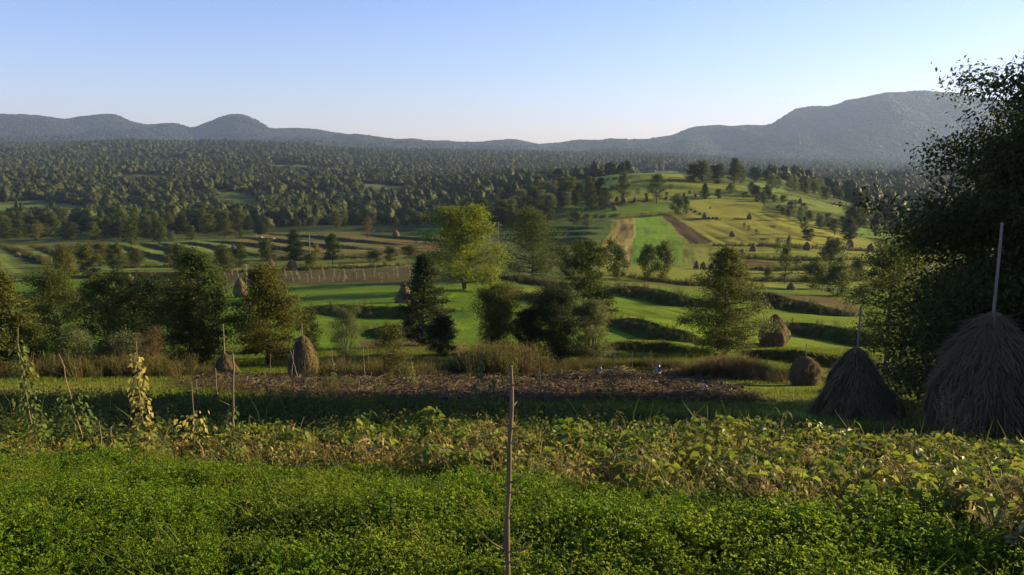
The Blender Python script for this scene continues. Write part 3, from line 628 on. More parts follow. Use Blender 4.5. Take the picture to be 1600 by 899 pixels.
region([(1200, 290), (1300, 300), (1345, 330), (1400, 345), (1440, 330), (1430, 300), (1300, 285), (1200, 280)], 60, ['round', 'egg', 'tall', 'paleround', 'conic', 'gold', 'olive'], (7, 11), 'in the mixed wood right of the hill', 'trees of the wood right of the hill', 6, 4)
region([(1205, 288), (1240, 290), (1310, 306), (1325, 318), (1300, 316), (1250, 302), (1205, 298)], 16, ['paleround', 'paleround', 'olive', 'round'], (6, 8.5), 'in the pale orchard on the terrace right of the hill', 'pale orchard trees right of the hill', 5, 9)
region([(1300, 348), (1400, 345), (1450, 380), (1390, 380), (1340, 362)], 16, ['round', 'egg', 'bush', 'olive', 'conic'], (5, 9), 'in the hollow at the right foot of the hill', 'trees in the hollow right of the hill', 5, 5)
region([(0, 356), (190, 358), (230, 372), (100, 378), (0, 376)], 18, ['round', 'egg', 'olive', 'bush'], (6, 9), 'in the row just above the curved strips at far left', 'trees above the striped strips at the far left', 6, 6)
region([(200, 372), (330, 366), (420, 356), (560, 350), (690, 346), (700, 356), (560, 362), (420, 368), (250, 382)], 30, ['round', 'egg', 'olive', 'bush', 'conic', 'round'], (5, 9), 'in the straggling line below the left wood', 'trees straggling below the left wood', 6, 8)
region([(60, 400), (110, 398), (200, 408), (330, 405), (440, 400), (430, 425), (300, 440), (210, 425), (80, 430)], 20, ['round', 'egg', 'loose', 'olive', 'bush', 'sapling'], (3.5, 6), 'among the curved green strips at the left', 'small trees among the striped strips', 5, 7)
HILL = [
 ('round', 975, 313, 276, 25, 'round green tree on the hill slope, upright and isolated left of the loose tree'), ('loose', 1026, 317, 278, 33, 'loose wide pale tree at centre of the hill slope beside two black haystacks'),
 ('egg', 938, 322, 280, 28, 'taller of the shaded trees left of the round tree on the hill'), ('paleround', 945, 326, 296, 26, 'low pale tree in front of the shaded trees on the left of the hill'), ('tall', 922, 328, 285, 24, 'narrow dark tree at left edge of the hill tree group'),
 ('round', 843, 313, 287, 22, 'small round dark tree at the far left of the hill meadow'), ('gold', 868, 303, 285, 15, 'small round yellowish tree on the left hill meadow'),
 ('round', 1009, 267, 253, 19, 'left one of two dark round trees on the hilltop skyline'), ('round', 1030, 266, 249, 18, 'right and taller of two round trees on the hilltop skyline'),
 ('darkbush', 1083, 284, 262, 30, 'dark leafy thicket on the crest right of the hilltop, left end'), ('round', 1098, 286, 257, 28, 'dark domed tree in the thicket on the hill crest'), ('darkbush', 1118, 287, 263, 34, 'dark leafy thicket on the crest beside the tall green tree'),
 ('tall', 1147, 287, 249, 26, 'tall pale green tree standing out on the right hill crest'), ('bush', 1158, 286, 268, 16, 'low green bush at the foot of the tall crest tree'), ('round', 1180, 284, 265, 30, 'wide yellowish green tree right of the tall crest tree'),
 ('egg', 1198, 285, 268, 20, 'smaller tree at the right end of the crest row'), ('bush', 1058, 335, 312, 24, 'dark bush at the top corner of the brown ploughed strip'), ('bush', 1071, 333, 314, 14, 'small pale bush right of the one by the ploughed strip'),
 ('conic', 1102, 312, 286, 15, 'dark pointed tree on the terrace above the yellow meadow'), ('darkbush', 1122, 310, 298, 14, 'low dark bush right of the pointed terrace tree'), ('bush', 1141, 303, 290, 16, 'rounded bush on the right terrace of the hill'),
 ('bush', 900, 352, 336, 26, 'grey green bush on dark terraces left of the striped tan strip'), ('paleround', 918, 355, 336, 22, 'pale round bush tree on dark terraces beside the striped tan strip'), ('loose', 858, 341, 310, 24, 'thin tree with pale leaning trunk left of the dark terraces'),
 ('sapling', 1110, 327, 323, 6, 'tiny shrub alone on the upper yellow meadow'), ('sapling', 1163, 357, 348, 7, 'tiny leafless looking sapling upper of three on yellow meadow'), ('sapling', 1170, 362, 352, 7, 'middle of three tiny saplings on the yellow meadow'), ('sapling', 1182, 368, 358, 9, 'lowest of three tiny saplings on the yellow meadow'),
 ('loose', 1256, 369, 342, 18, 'small pale tree on the right edge of the yellow meadow'), ('darkbush', 1262, 376, 361, 24, 'dark bush below the small pale tree at the meadow edge'), ('conic', 1327, 376, 340, 32, 'broad dark tree in the hollow right of the meadow'), ('bush', 1232, 388, 372, 8, 'tiny bush on the lower yellow meadow'),
 ('bush', 1246, 417, 404, 14, 'little bush left of the cluster of grey bushes'), ('bush', 1300, 425, 386, 44, 'tall rounded grey green bush at top of the bush cluster below the meadow'), ('bush', 1272, 452, 420, 48, 'left bush of the grey green bush cluster'), ('bush', 1305, 462, 425, 60, 'large front bush of the grey green bush cluster'), ('bush', 1340, 440, 412, 28, 'right small bush of the grey green bush cluster'),
 ('loose', 1226, 442, 392, 30, 'thin leaning tree with sparse crown below the yellow meadow'), ('sapling', 1214, 398, 372, 14, 'wispy sapling above the leaning tree'), ('bush', 1200, 441, 424, 16, 'small brown green bush left of the leaning tree'), ('sapling', 1164, 436, 412, 14, 'wispy young tree right of the conical alder'),
 ('bush', 1012, 438, 396, 36, 'dark green bush at the foot of the green strip, left half'), ('bush', 1037, 438, 394, 34, 'dark green bush at the foot of the green strip, right half'), ('bush', 967, 436, 396, 36, 'brownish green bush left of the pair at the foot of the green strip'),
 ('rust', 575, 372, 338, 22, 'reddish half bare tree at the edge of the wood'), ('egg', 520, 412, 368, 32, 'compact dark tree standing on the brown striped fields'), ('conic', 462, 405, 360, 36, 'dark tree just left of the utility pole on the striped fields'),
 ('egg', 137, 435, 386, 40, 'dense dark green pointed tree on the left strips'), ('olive', 100, 440, 388, 42, 'reddish olive tree left of the dense pointed tree'), ('round', 205, 385, 350, 30, 'brownish round tree at the lower edge of the left wood'), ('loose', 178, 432, 400, 28, 'small spreading tree right of the pointed tree on the left strips'),
 ('bush', 612, 408, 391, 30, 'low olive hedge bush on the brown terrace, right end'), ('bush', 640, 404, 389, 34, 'golden olive hedge bush above the row of corn stooks, rightmost'), ('bush', 583, 409, 396, 30, 'low olive hedge bush above the corn stooks, left end'), ('gold', 494, 402, 384, 16, 'small golden tree by the utility pole'), ('bush', 484, 418, 402, 22, 'reddish bush at the foot of the utility pole'),
 ('bush', 880, 425, 396, 30, 'small bush behind the shrub row at centre'), ('bush', 905, 412, 398, 30, 'low bush at the left foot of the striped tan strip'), ('loose', 955, 412, 380, 22, 'thin dark tree by the lower end of the striped tan strip'),
]
for a in HILL: px_tree(*a)
# ------------------------------------------------------------------ nearer trees, each grown on its own
def near_tree(name, px, base, top, wpx, label, leafm, kw, group=None, cat='tree'):
    x, y, z = hit(px, base); d = y * CP - z * SP; h = (base - top) * d / F; w = wpx * d / F * (1.32 if cat == 'tree' else 1.12)
    T_, B_ = grow(kw.pop('seed'), h, w, **kw)
    r = empty(name, (x, y, z)); 
    if cat == 'tree': obj('trunk', T_.mesh('trunk', (M_bark,), True), r); obj('crown', B_.mesh('crown', (leafm,)), r)
    else: obj('branches', T_.mesh('branches', (M_bark,), True), r); obj('foliage', B_.mesh('foliage', (leafm,)), r)
    return tag(r, label, cat, group)
near_tree('broadleaf_tree', 727, 452, 330, 96, 'big bright yellow green bushy tree at the centre of the valley', M_bright, dict(seed=11, base=.05, kind='egg', nb=46, nleaf=26000, leaf=.30, elev=(10, 72), stems=2, sig=.055, tr=.022))
near_tree('broadleaf_tree', 833, 432, 336, 84, 'broad olive tree sloping to the right, just right of the tall dark pole', M_alder, dict(seed=12, base=.04, kind='egg', nb=44, nleaf=18000, leaf=.30, elev=(5, 65), sig=.055, lean=-.05, upb=.3))
near_tree('alder_tree', 916, 552, 384, 68, 'slender alder with bare lower stems rising from the grey willow shrubs', M_alder, dict(seed=13, base=.38, kind='round', nb=46, nleaf=12500, leaf=.17, elev=(0, 55), stems=3, sig=.05, tr=.014))
near_tree('alder_tree', 1130, 553, 386, 112, 'conical alder with layered branches above the brown weeds right of the garden soil', M_alder, dict(seed=14, base=.06, kind='alder', nb=70, nleaf=32000, leaf=.16, elev=(-2, 45), droop=.12, sig=.04, tr=.016))
near_tree('leaning_tree', 1383, 590, 388, 104, 'dark leaning tree with bare trunk between the two big haystacks', M_alder, dict(seed=15, base=.27, kind='round', nb=46, nleaf=15000, leaf=.16, elev=(-15, 60), droop=.18, sig=.055, lean=.03, tr=.026))
near_tree('dark_tree', 664, 540, 396, 74, 'dark tapering tree standing in front of the bright central tree', M_dark, dict(seed=16, base=.04, kind='alder', nb=54, nleaf=16000, leaf=.19, elev=(5, 50), droop=.1, sig=.05))
near_tree('broadleaf_tree', 420, 572, 414, 104, 'large olive tree behind the pointed left haystack', M_olive, dict(seed=17, base=.12, kind='alder', nb=60, nleaf=24000, leaf=.15, elev=(5, 60), stems=2, sig=.05))
near_tree('broadleaf_tree', 318, 570, 394, 88, 'tall dark tree rising behind the yellowish tree on the left', M_alder, dict(seed=18, base=.1, kind='egg', nb=50, nleaf=17000, leaf=.17, elev=(5, 65), sig=.055))
near_tree('broadleaf_tree', 296, 574, 452, 88, 'yellowish olive rounded tree left of the haystack with the long pole', M_olive, dict(seed=19, base=.04, kind='round', nb=50, nleaf=20000, leaf=.13, elev=(5, 70), stems=3, sig=.055))
near_tree('broadleaf_tree', 238, 560, 444, 78, 'very dark green tree in the left thicket beside the yellowish tree', M_dark, dict(seed=20, base=.05, kind='round', nb=44, nleaf=16000, leaf=.16, elev=(5, 70), stems=3, sig=.055))
near_tree('broadleaf_tree', 170, 572, 446, 86, 'brownish green spreading tree in the middle of the left thicket', M_alder, dict(seed=21, base=.08, kind='round', nb=44, nleaf=16000, leaf=.15, elev=(5, 65), stems=2, sig=.055))
near_tree('broadleaf_tree', 110, 560, 436, 92, 'reddish olive leafy tree left of the spreading tree in the left thicket', M_alder, dict(seed=22, base=.08, kind='round', nb=44, nleaf=17000, leaf=.15, elev=(5, 65), stems=2, sig=.055))
near_tree('broadleaf_tree', 6, 588, 424, 96, 'dull olive conical tree cut off by the left edge of the photo', M_olive, dict(seed=23, base=.06, kind='alder', nb=54, nleaf=20000, leaf=.14, elev=(0, 55), sig=.05))
near_tree('willow_shrub', 541, 572, 488, 62, 'pale green upright willow shrub right of the pointed haystack', M_willow, dict(seed=24, base=.02, kind='fan', nb=40, nleaf=9000, leaf=.12, elev=(40, 80), stems=7, sig=.06, aspect=.3), cat='shrub')
near_tree('willow_shrub', 485, 560, 484, 44, 'thin yellowish shrub directly behind the top of the pointed haystack', M_olive, dict(seed=25, base=.02, kind='egg', nb=30, nleaf=5000, leaf=.13, elev=(40, 80), stems=4, sig=.07), cat='shrub')
near_tree('willow_shrub', 776, 560, 458, 92, 'dark green tall shrub left of the grey willow shrubs', M_alder, dict(seed=26, base=.02, kind='round', nb=60, nleaf=26000, leaf=.15, elev=(35, 78), stems=8, sig=.055, aspect=.35), cat='shrub')
near_tree('willow_shrub', 872, 566, 466, 98, 'dense grey leaved willow shrub below the slender alder', M_dark, dict(seed=27, base=.02, kind='round', nb=66, nleaf=34000, leaf=.15, elev=(30, 78), stems=9, sig=.055, aspect=.32), cat='shrub')
near_tree('willow_shrub', 826, 562, 492, 58, 'dark rounded shrub between the tall shrub and the grey willow shrubs', M_dark, dict(seed=37, base=.02, kind='round', nb=50, nleaf=17000, leaf=.15, elev=(20, 78), stems=7, sig=.055, aspect=.35), cat='shrub')
near_tree('willow_shrub', 924, 568, 478, 64, 'ragged grey green willow shrub at the right end of the central thicket', M_willow, dict(seed=28, base=.02, kind='round', nb=46, nleaf=15000, leaf=.14, elev=(20, 78), stems=6, sig=.06, aspect=.32), cat='shrub')
near_tree('willow_shrub', 690, 556, 502, 50, 'small very dark bush at the foot of the dark tapering tree', M_dark, dict(seed=29, base=.02, kind='round', nb=36, nleaf=9000, leaf=.13, elev=(20, 75), stems=5, sig=.07), cat='shrub')
near_tree('willow_shrub', 1416, 616, 577, 76, 'low rounded olive bush on the grass between the big haystacks', M_willow, dict(seed=30, base=.02, kind='round', nb=46, nleaf=11000, leaf=.085, elev=(15, 70), stems=6, sig=.06), cat='shrub')
near_tree('willow_shrub', 612, 590, 528, 74, 'straggly brown green shrub in front of the small bare plot', M_olive, dict(seed=31, base=.02, kind='fan', nb=34, nleaf=5000, leaf=.10, elev=(35, 80), stems=6, sig=.07), cat='shrub')
near_tree('willow_shrub', 200, 588, 540, 74, 'grey green weedy shrub at the foot of the left thicket, right part', M_willow, dict(seed=32, base=.02, kind='fan', nb=34, nleaf=5500, leaf=.10, elev=(35, 80), stems=6, sig=.07), cat='shrub')
near_tree('willow_shrub', 118, 588, 536, 80, 'pale weedy shrub at the foot of the left thicket, left part', M_willow, dict(seed=33, base=.02, kind='fan', nb=34, nleaf=5500, leaf=.10, elev=(35, 80), stems=6, sig=.07), cat='shrub')
near_tree('willow_shrub', 238, 588, 520, 50, 'tall brown feathery shrub left of the yellowish tree', M_rust, dict(seed=34, base=.02, kind='fan', nb=34, nleaf=5000, leaf=.08, elev=(50, 82), stems=7, sig=.06, aspect=.3), cat='shrub')
near_tree('willow_shrub', 58, 588, 528, 62, 'dark weedy bush in front of the cut off tree at far left', M_alder, dict(seed=35, base=.02, kind='fan', nb=34, nleaf=6000, leaf=.10, elev=(35, 80), stems=6, sig=.07), cat='shrub')
near_tree('willow_shrub', 824, 594, 552, 34, 'tuft of tall dry brown stems at the back edge of the garden soil', M_rust, dict(seed=36, base=.02, kind='fan', nb=30, nleaf=1400, leaf=.10, elev=(55, 85), stems=9, sig=.05, aspect=.2), cat='shrub')
# the big ash at the right edge: crown from 1390 to beyond the frame
def edge_tree(seed, x, y, h, w, n, leaf, label, **k):
    T_, B_ = grow(seed, h, w, nleaf=n, leaf=leaf, **k); r = empty('ash_tree', (x, y, float(H(x, y))))
    obj('trunk', T_.mesh('trunk', (M_bark,), True), r); obj('crown', B_.mesh('crown', (M_ash,)), r); tag(r, label, 'tree')
edge_tree(41, 24.3, 32.3, 13.4, 16.6, 430000, .205, 'huge dark leafy tree filling the right edge of the photo above the haystacks', base=.07, kind='dome', nb=170, elev=(-12, 48), droop=.22, stems=1, sig=.032, tr=.024, aspect=.45, upb=.15, ldroop=.8)
edge_tree(42, 33, 28.5, 15, 10, 30000, .34, 'broad dark tree beyond the right edge of the photo that shades the garden', base=.05, kind='egg', nb=60, elev=(5, 65), droop=.1, stems=2, sig=.055)
edge_tree(43, 36, 33.5, 16, 10, 30000, .34, 'second dark tree beyond the right edge, behind the one shading the garden', base=.05, kind='egg', nb=60, elev=(5, 65), droop=.1, stems=2, sig=.055)

# ------------------------------------------------------------------ haystacks
M_hay = foliage('hay', (.080, .055, .028), (.215, .150, .070), .10, .12, rough=.9)
M_hayd = foliage('old_hay', (.062, .044, .024), (.165, .115, .055), .05, .08, rough=.95)
M_pole = plain('grey_wood', (.26, .22, .17), (.14, .11, .08), 14, .8, .4, (1, 1, .1))
M_stick = plain('stick_wood', (.22, .16, .10), (.11, .075, .045), 14, .85, .4, (1, 1, .1))
PROF = {'bell': [(0, .97), (.25, 1), (.5, .95), (.68, .78), (.82, .52), (.93, .27), (1, .09)],
        'cone': [(0, 1), (.12, .95), (.35, .80), (.6, .55), (.8, .33), (.92, .2), (1, .08)],
        'dome': [(0, .78), (.35, 1), (.6, .93), (.8, .66), (.93, .34), (1, .08)],
        'sugar': [(0, .9), (.2, 1), (.42, .92), (.62, .70), (.8, .50), (.92, .38), (1, .12)],
        'bullet': [(0, .82), (.25, 1), (.5, .92), (.7, .68), (.86, .40), (1, .10)]}
def hay_mesh(seed, h, w, kind, strands, k=48, rows=40, sl=.22, lump=.06):
    rs = np.random.default_rng(seed); pk = np.array(PROF[kind]); b = MB()
    t = np.linspace(0, 1, rows)[:, None]; a = np.linspace(0, 2 * math.pi, k, endpoint=False)[None]
    rad = np.interp(t, pk[:, 0], pk[:, 1]) * w / 2; ph = rs.uniform(0, 9)
    dn = fbm(np.cos(a) * 2.2 + ph + t * 0, t * 3 + np.sin(a) * 2.2, seed, 4) * lump * 4 + fbm(np.cos(a) * 8 + ph + t * 0, t * 3 + np.sin(a) * 8, seed + 3, 3) * lump
    rad = rad * (1 + dn); off = np.sin(t * 2.4 + ph) * .03 * w
    V = np.stack([rad * np.cos(a) + off, rad * np.sin(a) + off * .6, t * h - .12 * (t == 0) + 0 * a], -1).reshape(-1, 3)
    i = np.arange(rows - 1)[:, None] * k; j = np.arange(k)[None]; j2 = (j + 1) % k
    b.add(V, np.stack([i + j, i + j2, i + k + j2, i + k + j], -1).reshape(-1, 4), tone=np.clip(.4 + rs.normal(size=len(V)) * .15 + .3 * dn.ravel(), 0, 1))
    b.add([[off[-1, 0], off[-1, 0] * .6, h * 1.005]] + list(V[-k:]), None, [[0, 1 + q, 1 + (q + 1) % k] for q in range(k)], tone=.5)
    if strands:
        tt = rs.uniform(.02, .99, strands); aa = rs.uniform(0, 6.283, strands); ri = np.clip((tt * (rows - 1)).astype(int), 0, rows - 2)
        fi = (aa / 6.283 * k).astype(int) % k; P = V.reshape(rows, k, 3)[ri, fi]; Pn = V.reshape(rows, k, 3)[np.minimum(ri + 1, rows - 1), fi]
        dn_ = P - Pn; dn_ /= np.linalg.norm(dn_, axis=1)[:, None] + 1e-6; o = np.stack([np.cos(aa), np.sin(aa), .35 + 0 * aa], 1); sd_ = np.cross(dn_, o); sd_ /= np.linalg.norm(sd_, axis=1)[:, None]
        dn_ = dn_ + rs.normal(size=dn_.shape) * .28; ln = rs.uniform(.5, 1.3, strands)[:, None] * sl; w_ = (.010 + sl * .03) * rs.uniform(.5, 1.2, strands)[:, None]
        P = P + o * .015; tip = P + dn_ * ln + o * rs.uniform(0, .16, strands)[:, None] * sl
        Vs = np.stack([P - sd_ * w_, P + sd_ * w_, tip + sd_ * w_ * .4, tip - sd_ * w_ * .4], 1).reshape(-1, 3)
        b.add(Vs, np.arange(4 * strands).reshape(-1, 4), tone=np.repeat(np.clip(rs.normal(.55, .28, strands), 0, 1), 4))
    return b
def pole_mesh(h, r, seed=0, bend=.02, name='pole', m=None, z0=-.2, k=7):
    rs = np.random.default_rng(seed); t = np.linspace(0, 1, 7); b = MB()
    P = np.stack([np.cumsum(rs.normal(size=7)) * bend * h * .3, np.cumsum(rs.normal(size=7)) * bend * h * .3, z0 + t * (h - z0)], 1)
    b.tube(P, r * (1 - .35 * t), k); return b.mesh(name, (m or M_pole,), True)
def hay_at(px, base, top, wpx, kind, label, pole=None, strands=500, m=None, name='haystack', polepx=0, **k):
    x, y, z = hit(px, base); d = y * CP - z * SP; h = (base - top) * d / F; w = wpx * d / F
    r = empty(name, (x, y, z), rg.uniform(0, 6)); 
    obj('hay', hay_mesh(int(px * 7 + base), h, w, kind, strands, **k).mesh('hay', (m or M_hay,), True), r)
    if pole: obj('pole', pole_mesh((base - pole) * d / F, .035 * max(1, d / 45) if d > 30 else .045, int(px), .012), r)
    return tag(r, label, 'haystack')
# placed by depth where beans hide the foot
def hay_xy(px, y, top, wpx, kind, label, pole, lean, strands, **k):
    u, dy, dz = ray(px, 600); x = y * u / dy; z = float(H(x, y)); d = y * CP - z * SP
    for _ in range(3):
        u2, dy2, dz2 = ray(px, top); h = y * dz2 / dy2 - z
    w = wpx * d / F; r = empty('haystack', (x, y, z), 0); r.rotation_euler = (0, 0, 0)
    obj('hay', hay_mesh(int(px), h, w, kind, strands, k=72, rows=70, **k).mesh('hay', (M_hayd,), True), r)
    hp = y * ray(px, pole)[2] / ray(px, pole)[1] - z; p_ = obj('pole', pole_mesh(hp, .05, 3, .003), r); p_.rotation_euler = (0, lean, 0); p_.location = (-math.tan(lean) * h, 0, 0)
    return tag(r, label, 'haystack')
hay_xy(1543, 22, 489, 158, 'bell', 'largest haystack at the right edge with a tall thin pole out of its top', 348, .008, 16000, sl=.30, lump=.05)
hay_xy(1337, 29.5, 543, 124, 'cone', 'dark cone shaped haystack with a pole, second largest, under the leaning tree', 480, .004, 9000, sl=.30, lump=.085)
hay_at(1257, 602, 556, 46, 'dome', 'low dark domed haystack with a short stick left of the dark cone haystack', 535, 1800, M_hayd)
hay_at(1209, 541, 490, 42, 'bullet', 'brown twin humped haystack on the bright green terrace behind the dark ones', None, 2200, M_hay, lump=.10)
hay_at(475, 587, 524, 47, 'sugar', 'pointed haystack lit from the right beside the left end of the garden soil', 505, 2600, M_hay, lump=.05)
hay_at(353, 587, 551, 44, 'cone', 'low conical haystack with a long bare pole left of the pointed one', 505, 1500, M_hayd)
SMALLHAY = [
 (376, 464, 434, 22, 'bullet', 'brown haystack below the left end of the row of corn stooks', None), (204, 451, 429, 18, 'dome', 'round topped haystack on the green strip left of centre of the thicket', None), (221, 450, 436, 13, 'cone', 'small dark haystack touching the round topped one on the left', None),
 (70, 456, 438, 18, 'cone', 'dark haystack on the green strip at far left behind the trees', None), (632, 474, 442, 30, 'cone', 'dark conical haystack half hidden at the left of the dark tapering tree', None),
 (186, 399, 385, 13, 'bullet', 'small haystack on the strips above the small spreading tree at left', None), (278, 394, 379, 11, 'bullet', 'slender haystack on the strips at the left, nearest the round bushes', None), (28, 402, 394, 10, 'dome', 'leftmost tiny haystack on the curved strips', None),
 (456, 421, 405, 16, 'bullet', 'haystack just above the corn stooks under the tree by the utility pole', None), (424, 421, 406, 13, 'bullet', 'haystack above the corn stooks, left of the one below the pole tree', None), (365, 392, 381, 11, 'cone', 'small haystack on the striped brown fields left of the utility pole', None),
 (619, 370, 359, 11, 'bullet', 'pale haystack on the bright green strip near the wood edge', None),
 (1088, 420, 407, 11, 'cone', 'left of two haystacks side by side at the foot of the yellow meadow', None), (1099, 421, 409, 11, 'bullet', 'right of two haystacks side by side at the foot of the yellow meadow', None), (1112, 421, 411, 9, 'bullet', 'third small haystack just right of the pair at the meadow foot', None),
 (1144, 370, 361, 10, 'bullet', 'lone haystack in the middle of the yellow meadow right of the brown strip', None), (1171, 343, 333, 8, 'bullet', 'upright haystack at the upper right of the yellow meadow', None), (1101, 342, 332, 8, 'bullet', 'haystack beside small hay heaps at the top of the yellow meadow', None),
 (1177, 393, 379, 12, 'cone', 'pointed haystack on the lower meadow right of the lone one', None), (1160, 398, 389, 8, 'dome', 'tiny haystack at the left of the pointed one on the lower meadow', None), (1261, 391, 378, 12, 'bullet', 'haystack below the dark bush at the right edge of the meadow', None),
 (1303, 397, 386, 12, 'cone', 'wide low haystack, lowest of the group in the right hollow', None), (1295, 383, 369, 11, 'cone', 'dark haystack at top left of the group in the right hollow', None), (1328, 388, 374, 12, 'dome', 'dark rounded haystack in the middle of the group in the right hollow', None), (1360, 392, 381, 11, 'dome', 'haystack at the right end of the group in the right hollow', None),
 (1345, 464, 449, 18, 'cone', 'haystack just right of the grey bush cluster, by the leaning tree crown', None), (1236, 453, 440, 15, 'cone', 'small teepee of hay at the foot of the thin leaning tree', None),
 (960, 329, 320, 9, 'bullet', 'haystack under the shaded trees on the left meadow of the hill', None), (975, 316, 306, 9, 'bullet', 'haystack directly under the round green hill tree', None), (964, 315, 307, 7, 'bullet', 'small dark haystack just left of the one under the round tree', None), (992, 315, 307, 5, 'bullet', 'thin haystack between the round tree and the loose wide tree', None),
 (1011, 314, 305, 5, 'bullet', 'thin dark haystack at the left foot of the loose wide hill tree', None), (1041, 311, 306, 5, 'bullet', 'tiny haystack at the right foot of the loose wide hill tree', None), (1069, 308, 300, 5, 'bullet', 'upright haystack on the hill line right of the loose tree', None), (1087, 308, 301, 5, 'bullet', 'upright haystack beside the dark pointed terrace tree', None), (1046, 284, 278, 4, 'bullet', 'tiny haystack near the hilltop left of the dark thicket', None),
 (1250, 318, 309, 10, 'cone', 'haystack on the terraced slope right of the hill', None), (932, 384, 377, 6, 'bullet', 'tiny haystack at the left side of the tan ploughed strip', None),
]
for px, ba, to, wp, kd, lb, po in SMALLHAY: hay_at(px, ba, to, wp, kd, lb, po, 260, M_hay, k=20, rows=14, sl=.35)
for px, ba, wp, lb in [(1080, 329, 5, 'uppermost hay heap in the row down the top of the yellow meadow'), (1086, 332, 6, 'second hay heap down from the top of the yellow meadow'), (1094, 335, 6, 'third hay heap, just left above the haystack'), (1108, 342, 5, 'first little hay heap right of the haystack'), (1114, 342, 5, 'middle little hay heap right of the haystack'), (1120, 342, 6, 'last little hay heap right of the haystack')]:
    hay_at(px, ba, ba - 3.2, wp, 'dome', lb, None, 90, M_hay, 'hay_heap', k=12, rows=7, sl=.25); 
# corn stooks on the brown plot
M_corn = foliage('dry_corn', (.20, .17, .10), (.36, .31, .19), .15, .1, rough=.8)
def stook(seed, h):
    rs = np.random.default_rng(seed); b = MB()
    for i in range(26):
        a = rs.uniform(0, 6.28); f = np.array([math.cos(a), math.sin(a), 0]) * rs.uniform(.15, .38) * h / 1.8; tp = rs.normal(size=3) * .10 + [0, 0, h * rs.uniform(.8, 1.05)]
        b.tube([f, f * .45 + [0, 0, h * .5], tp], [.02, .016, .008], 4, rs.uniform(.2, .9), cap=False)
        c = f * .6 + rs.normal(size=(5, 3)) * .08 + np.array([0, 0, 1]) * rs.uniform(.2, 1, (5, 1)) * h; b.leaves(c, .42, rs, up=0, aspect=.18, tone=rs.uniform(0, 1, 5), droop=1.5)
    return b.mesh('stalks', (M_corn,))
STK = [stook(s, 1.9) for s in (1, 2, 3)]
for i, (px, ba) in enumerate([(362, 430), (372, 433), (385, 431), (458, 440), (468, 437), (480, 441), (486, 436), (498, 440), (506, 437), (520, 441), (522, 433), (528, 439), (537, 441), (541, 436), (553, 434), (556, 438), (569, 434), (570, 438), (582, 432), (594, 436), (596, 442), (606, 435), (615, 430), (621, 434), (640, 431), (384, 436), (354, 436), (447, 434)]):
    x, y, z = hit(px, ba); o = obj('corn_stook', STK[i % 3], None, (x, y, z)); s = rg.uniform(.7, 1.15); o.scale = (s * .7, s * .7, s * rg.uniform(.8, 1.15)); o.rotation_euler = (rg.normal() * .14, rg.normal() * .14, rg.uniform(0, 6))
    tag(o, 'pale sheaf of dry corn stalks standing on the long brown plot', 'corn stook', 'corn stooks on the brown plot')
# small hay heaps on the brown strips
for px, ba, lb in [(407, 373, 'pale straw heap on the brown strip, left of two'), (427, 375, 'pale straw heap on the brown strip, right of two')]: hay_at(px, ba, ba - 4, 8, 'dome', lb, None, 80, M_corn, 'straw_heap', k=12, rows=7)
# utility poles
def upole(px, base, top, label, arm=False):
    x, y, z = hit(px, base); d = y * CP - z * SP; h = (base - top) * d / F; r = empty('utility_pole', (x, y, z))
    obj('pole', pole_mesh(h, .14, 2, .001), r)
    if arm:
        for s_ in (.93, .84):
            b = MB(); b.tube([(-.8, .16, h * s_), (.8, .16, h * s_)], .06, 5)
            ca = obj('crossarm', b.mesh('crossarm', (M_pole,)), r)
            for q in (-.7, .7):
                bi = MB(); bi.tube([(q, .16, h * s_ + .04), (q, .16, h * s_ + .22)], [.05, .035], 6); obj('insulator', bi.mesh('insulator', (M_pole,)), ca)
    tag(r, label, 'utility pole')
upole(485, 412, 366, 'pale wooden utility pole on the brown strips beside a dark tree'); upole(779, 415, 347, 'dark utility pole with crossarms between the two big central trees', True); upole(82, 428, 403, 'short pale utility pole among the trees at far left')
# ------------------------------------------------------------------ small plants: prototypes
M_clover = foliage('clover_leaves', (.068, .122, .006), (.150, .230, .010), .46, .16, True, rough=.5, autumn=(.19, .21, .02))
M_bean = foliage('bean_leaves', (.062, .098, .008), (.175, .215, .018), .42, .14, True, rough=.45, autumn=(.20, .20, .035))
M_dry = foliage('dry_stems', (.14, .115, .035), (.34, .28, .095), .20, .14, True, rough=.8, autumn=(.17, .12, .030))
M_weed = foliage('weed_leaves', (.030, .052, .008), (.070, .095, .014), .35, .2, True, autumn=(.13, .10, .03))
M_grass = foliage('grass_blades', (.075, .105, .008), (.140, .165, .015), .35, .2, True, autumn=(.18, .15, .05))
M_brush = foliage('brush_leaves', (.12, .082, .030), (.24, .17, .06), .30, .2, True, autumn=(.06, .075, .02))
M_straw = foliage('straw_litter', (.10, .070, .035), (.27, .205, .11), .05, .25, True, rough=.9, autumn=(.060, .042, .022))
M_clod = plain('clods', (.050, .034, .020), (.090, .062, .036), 5, 1, .5)
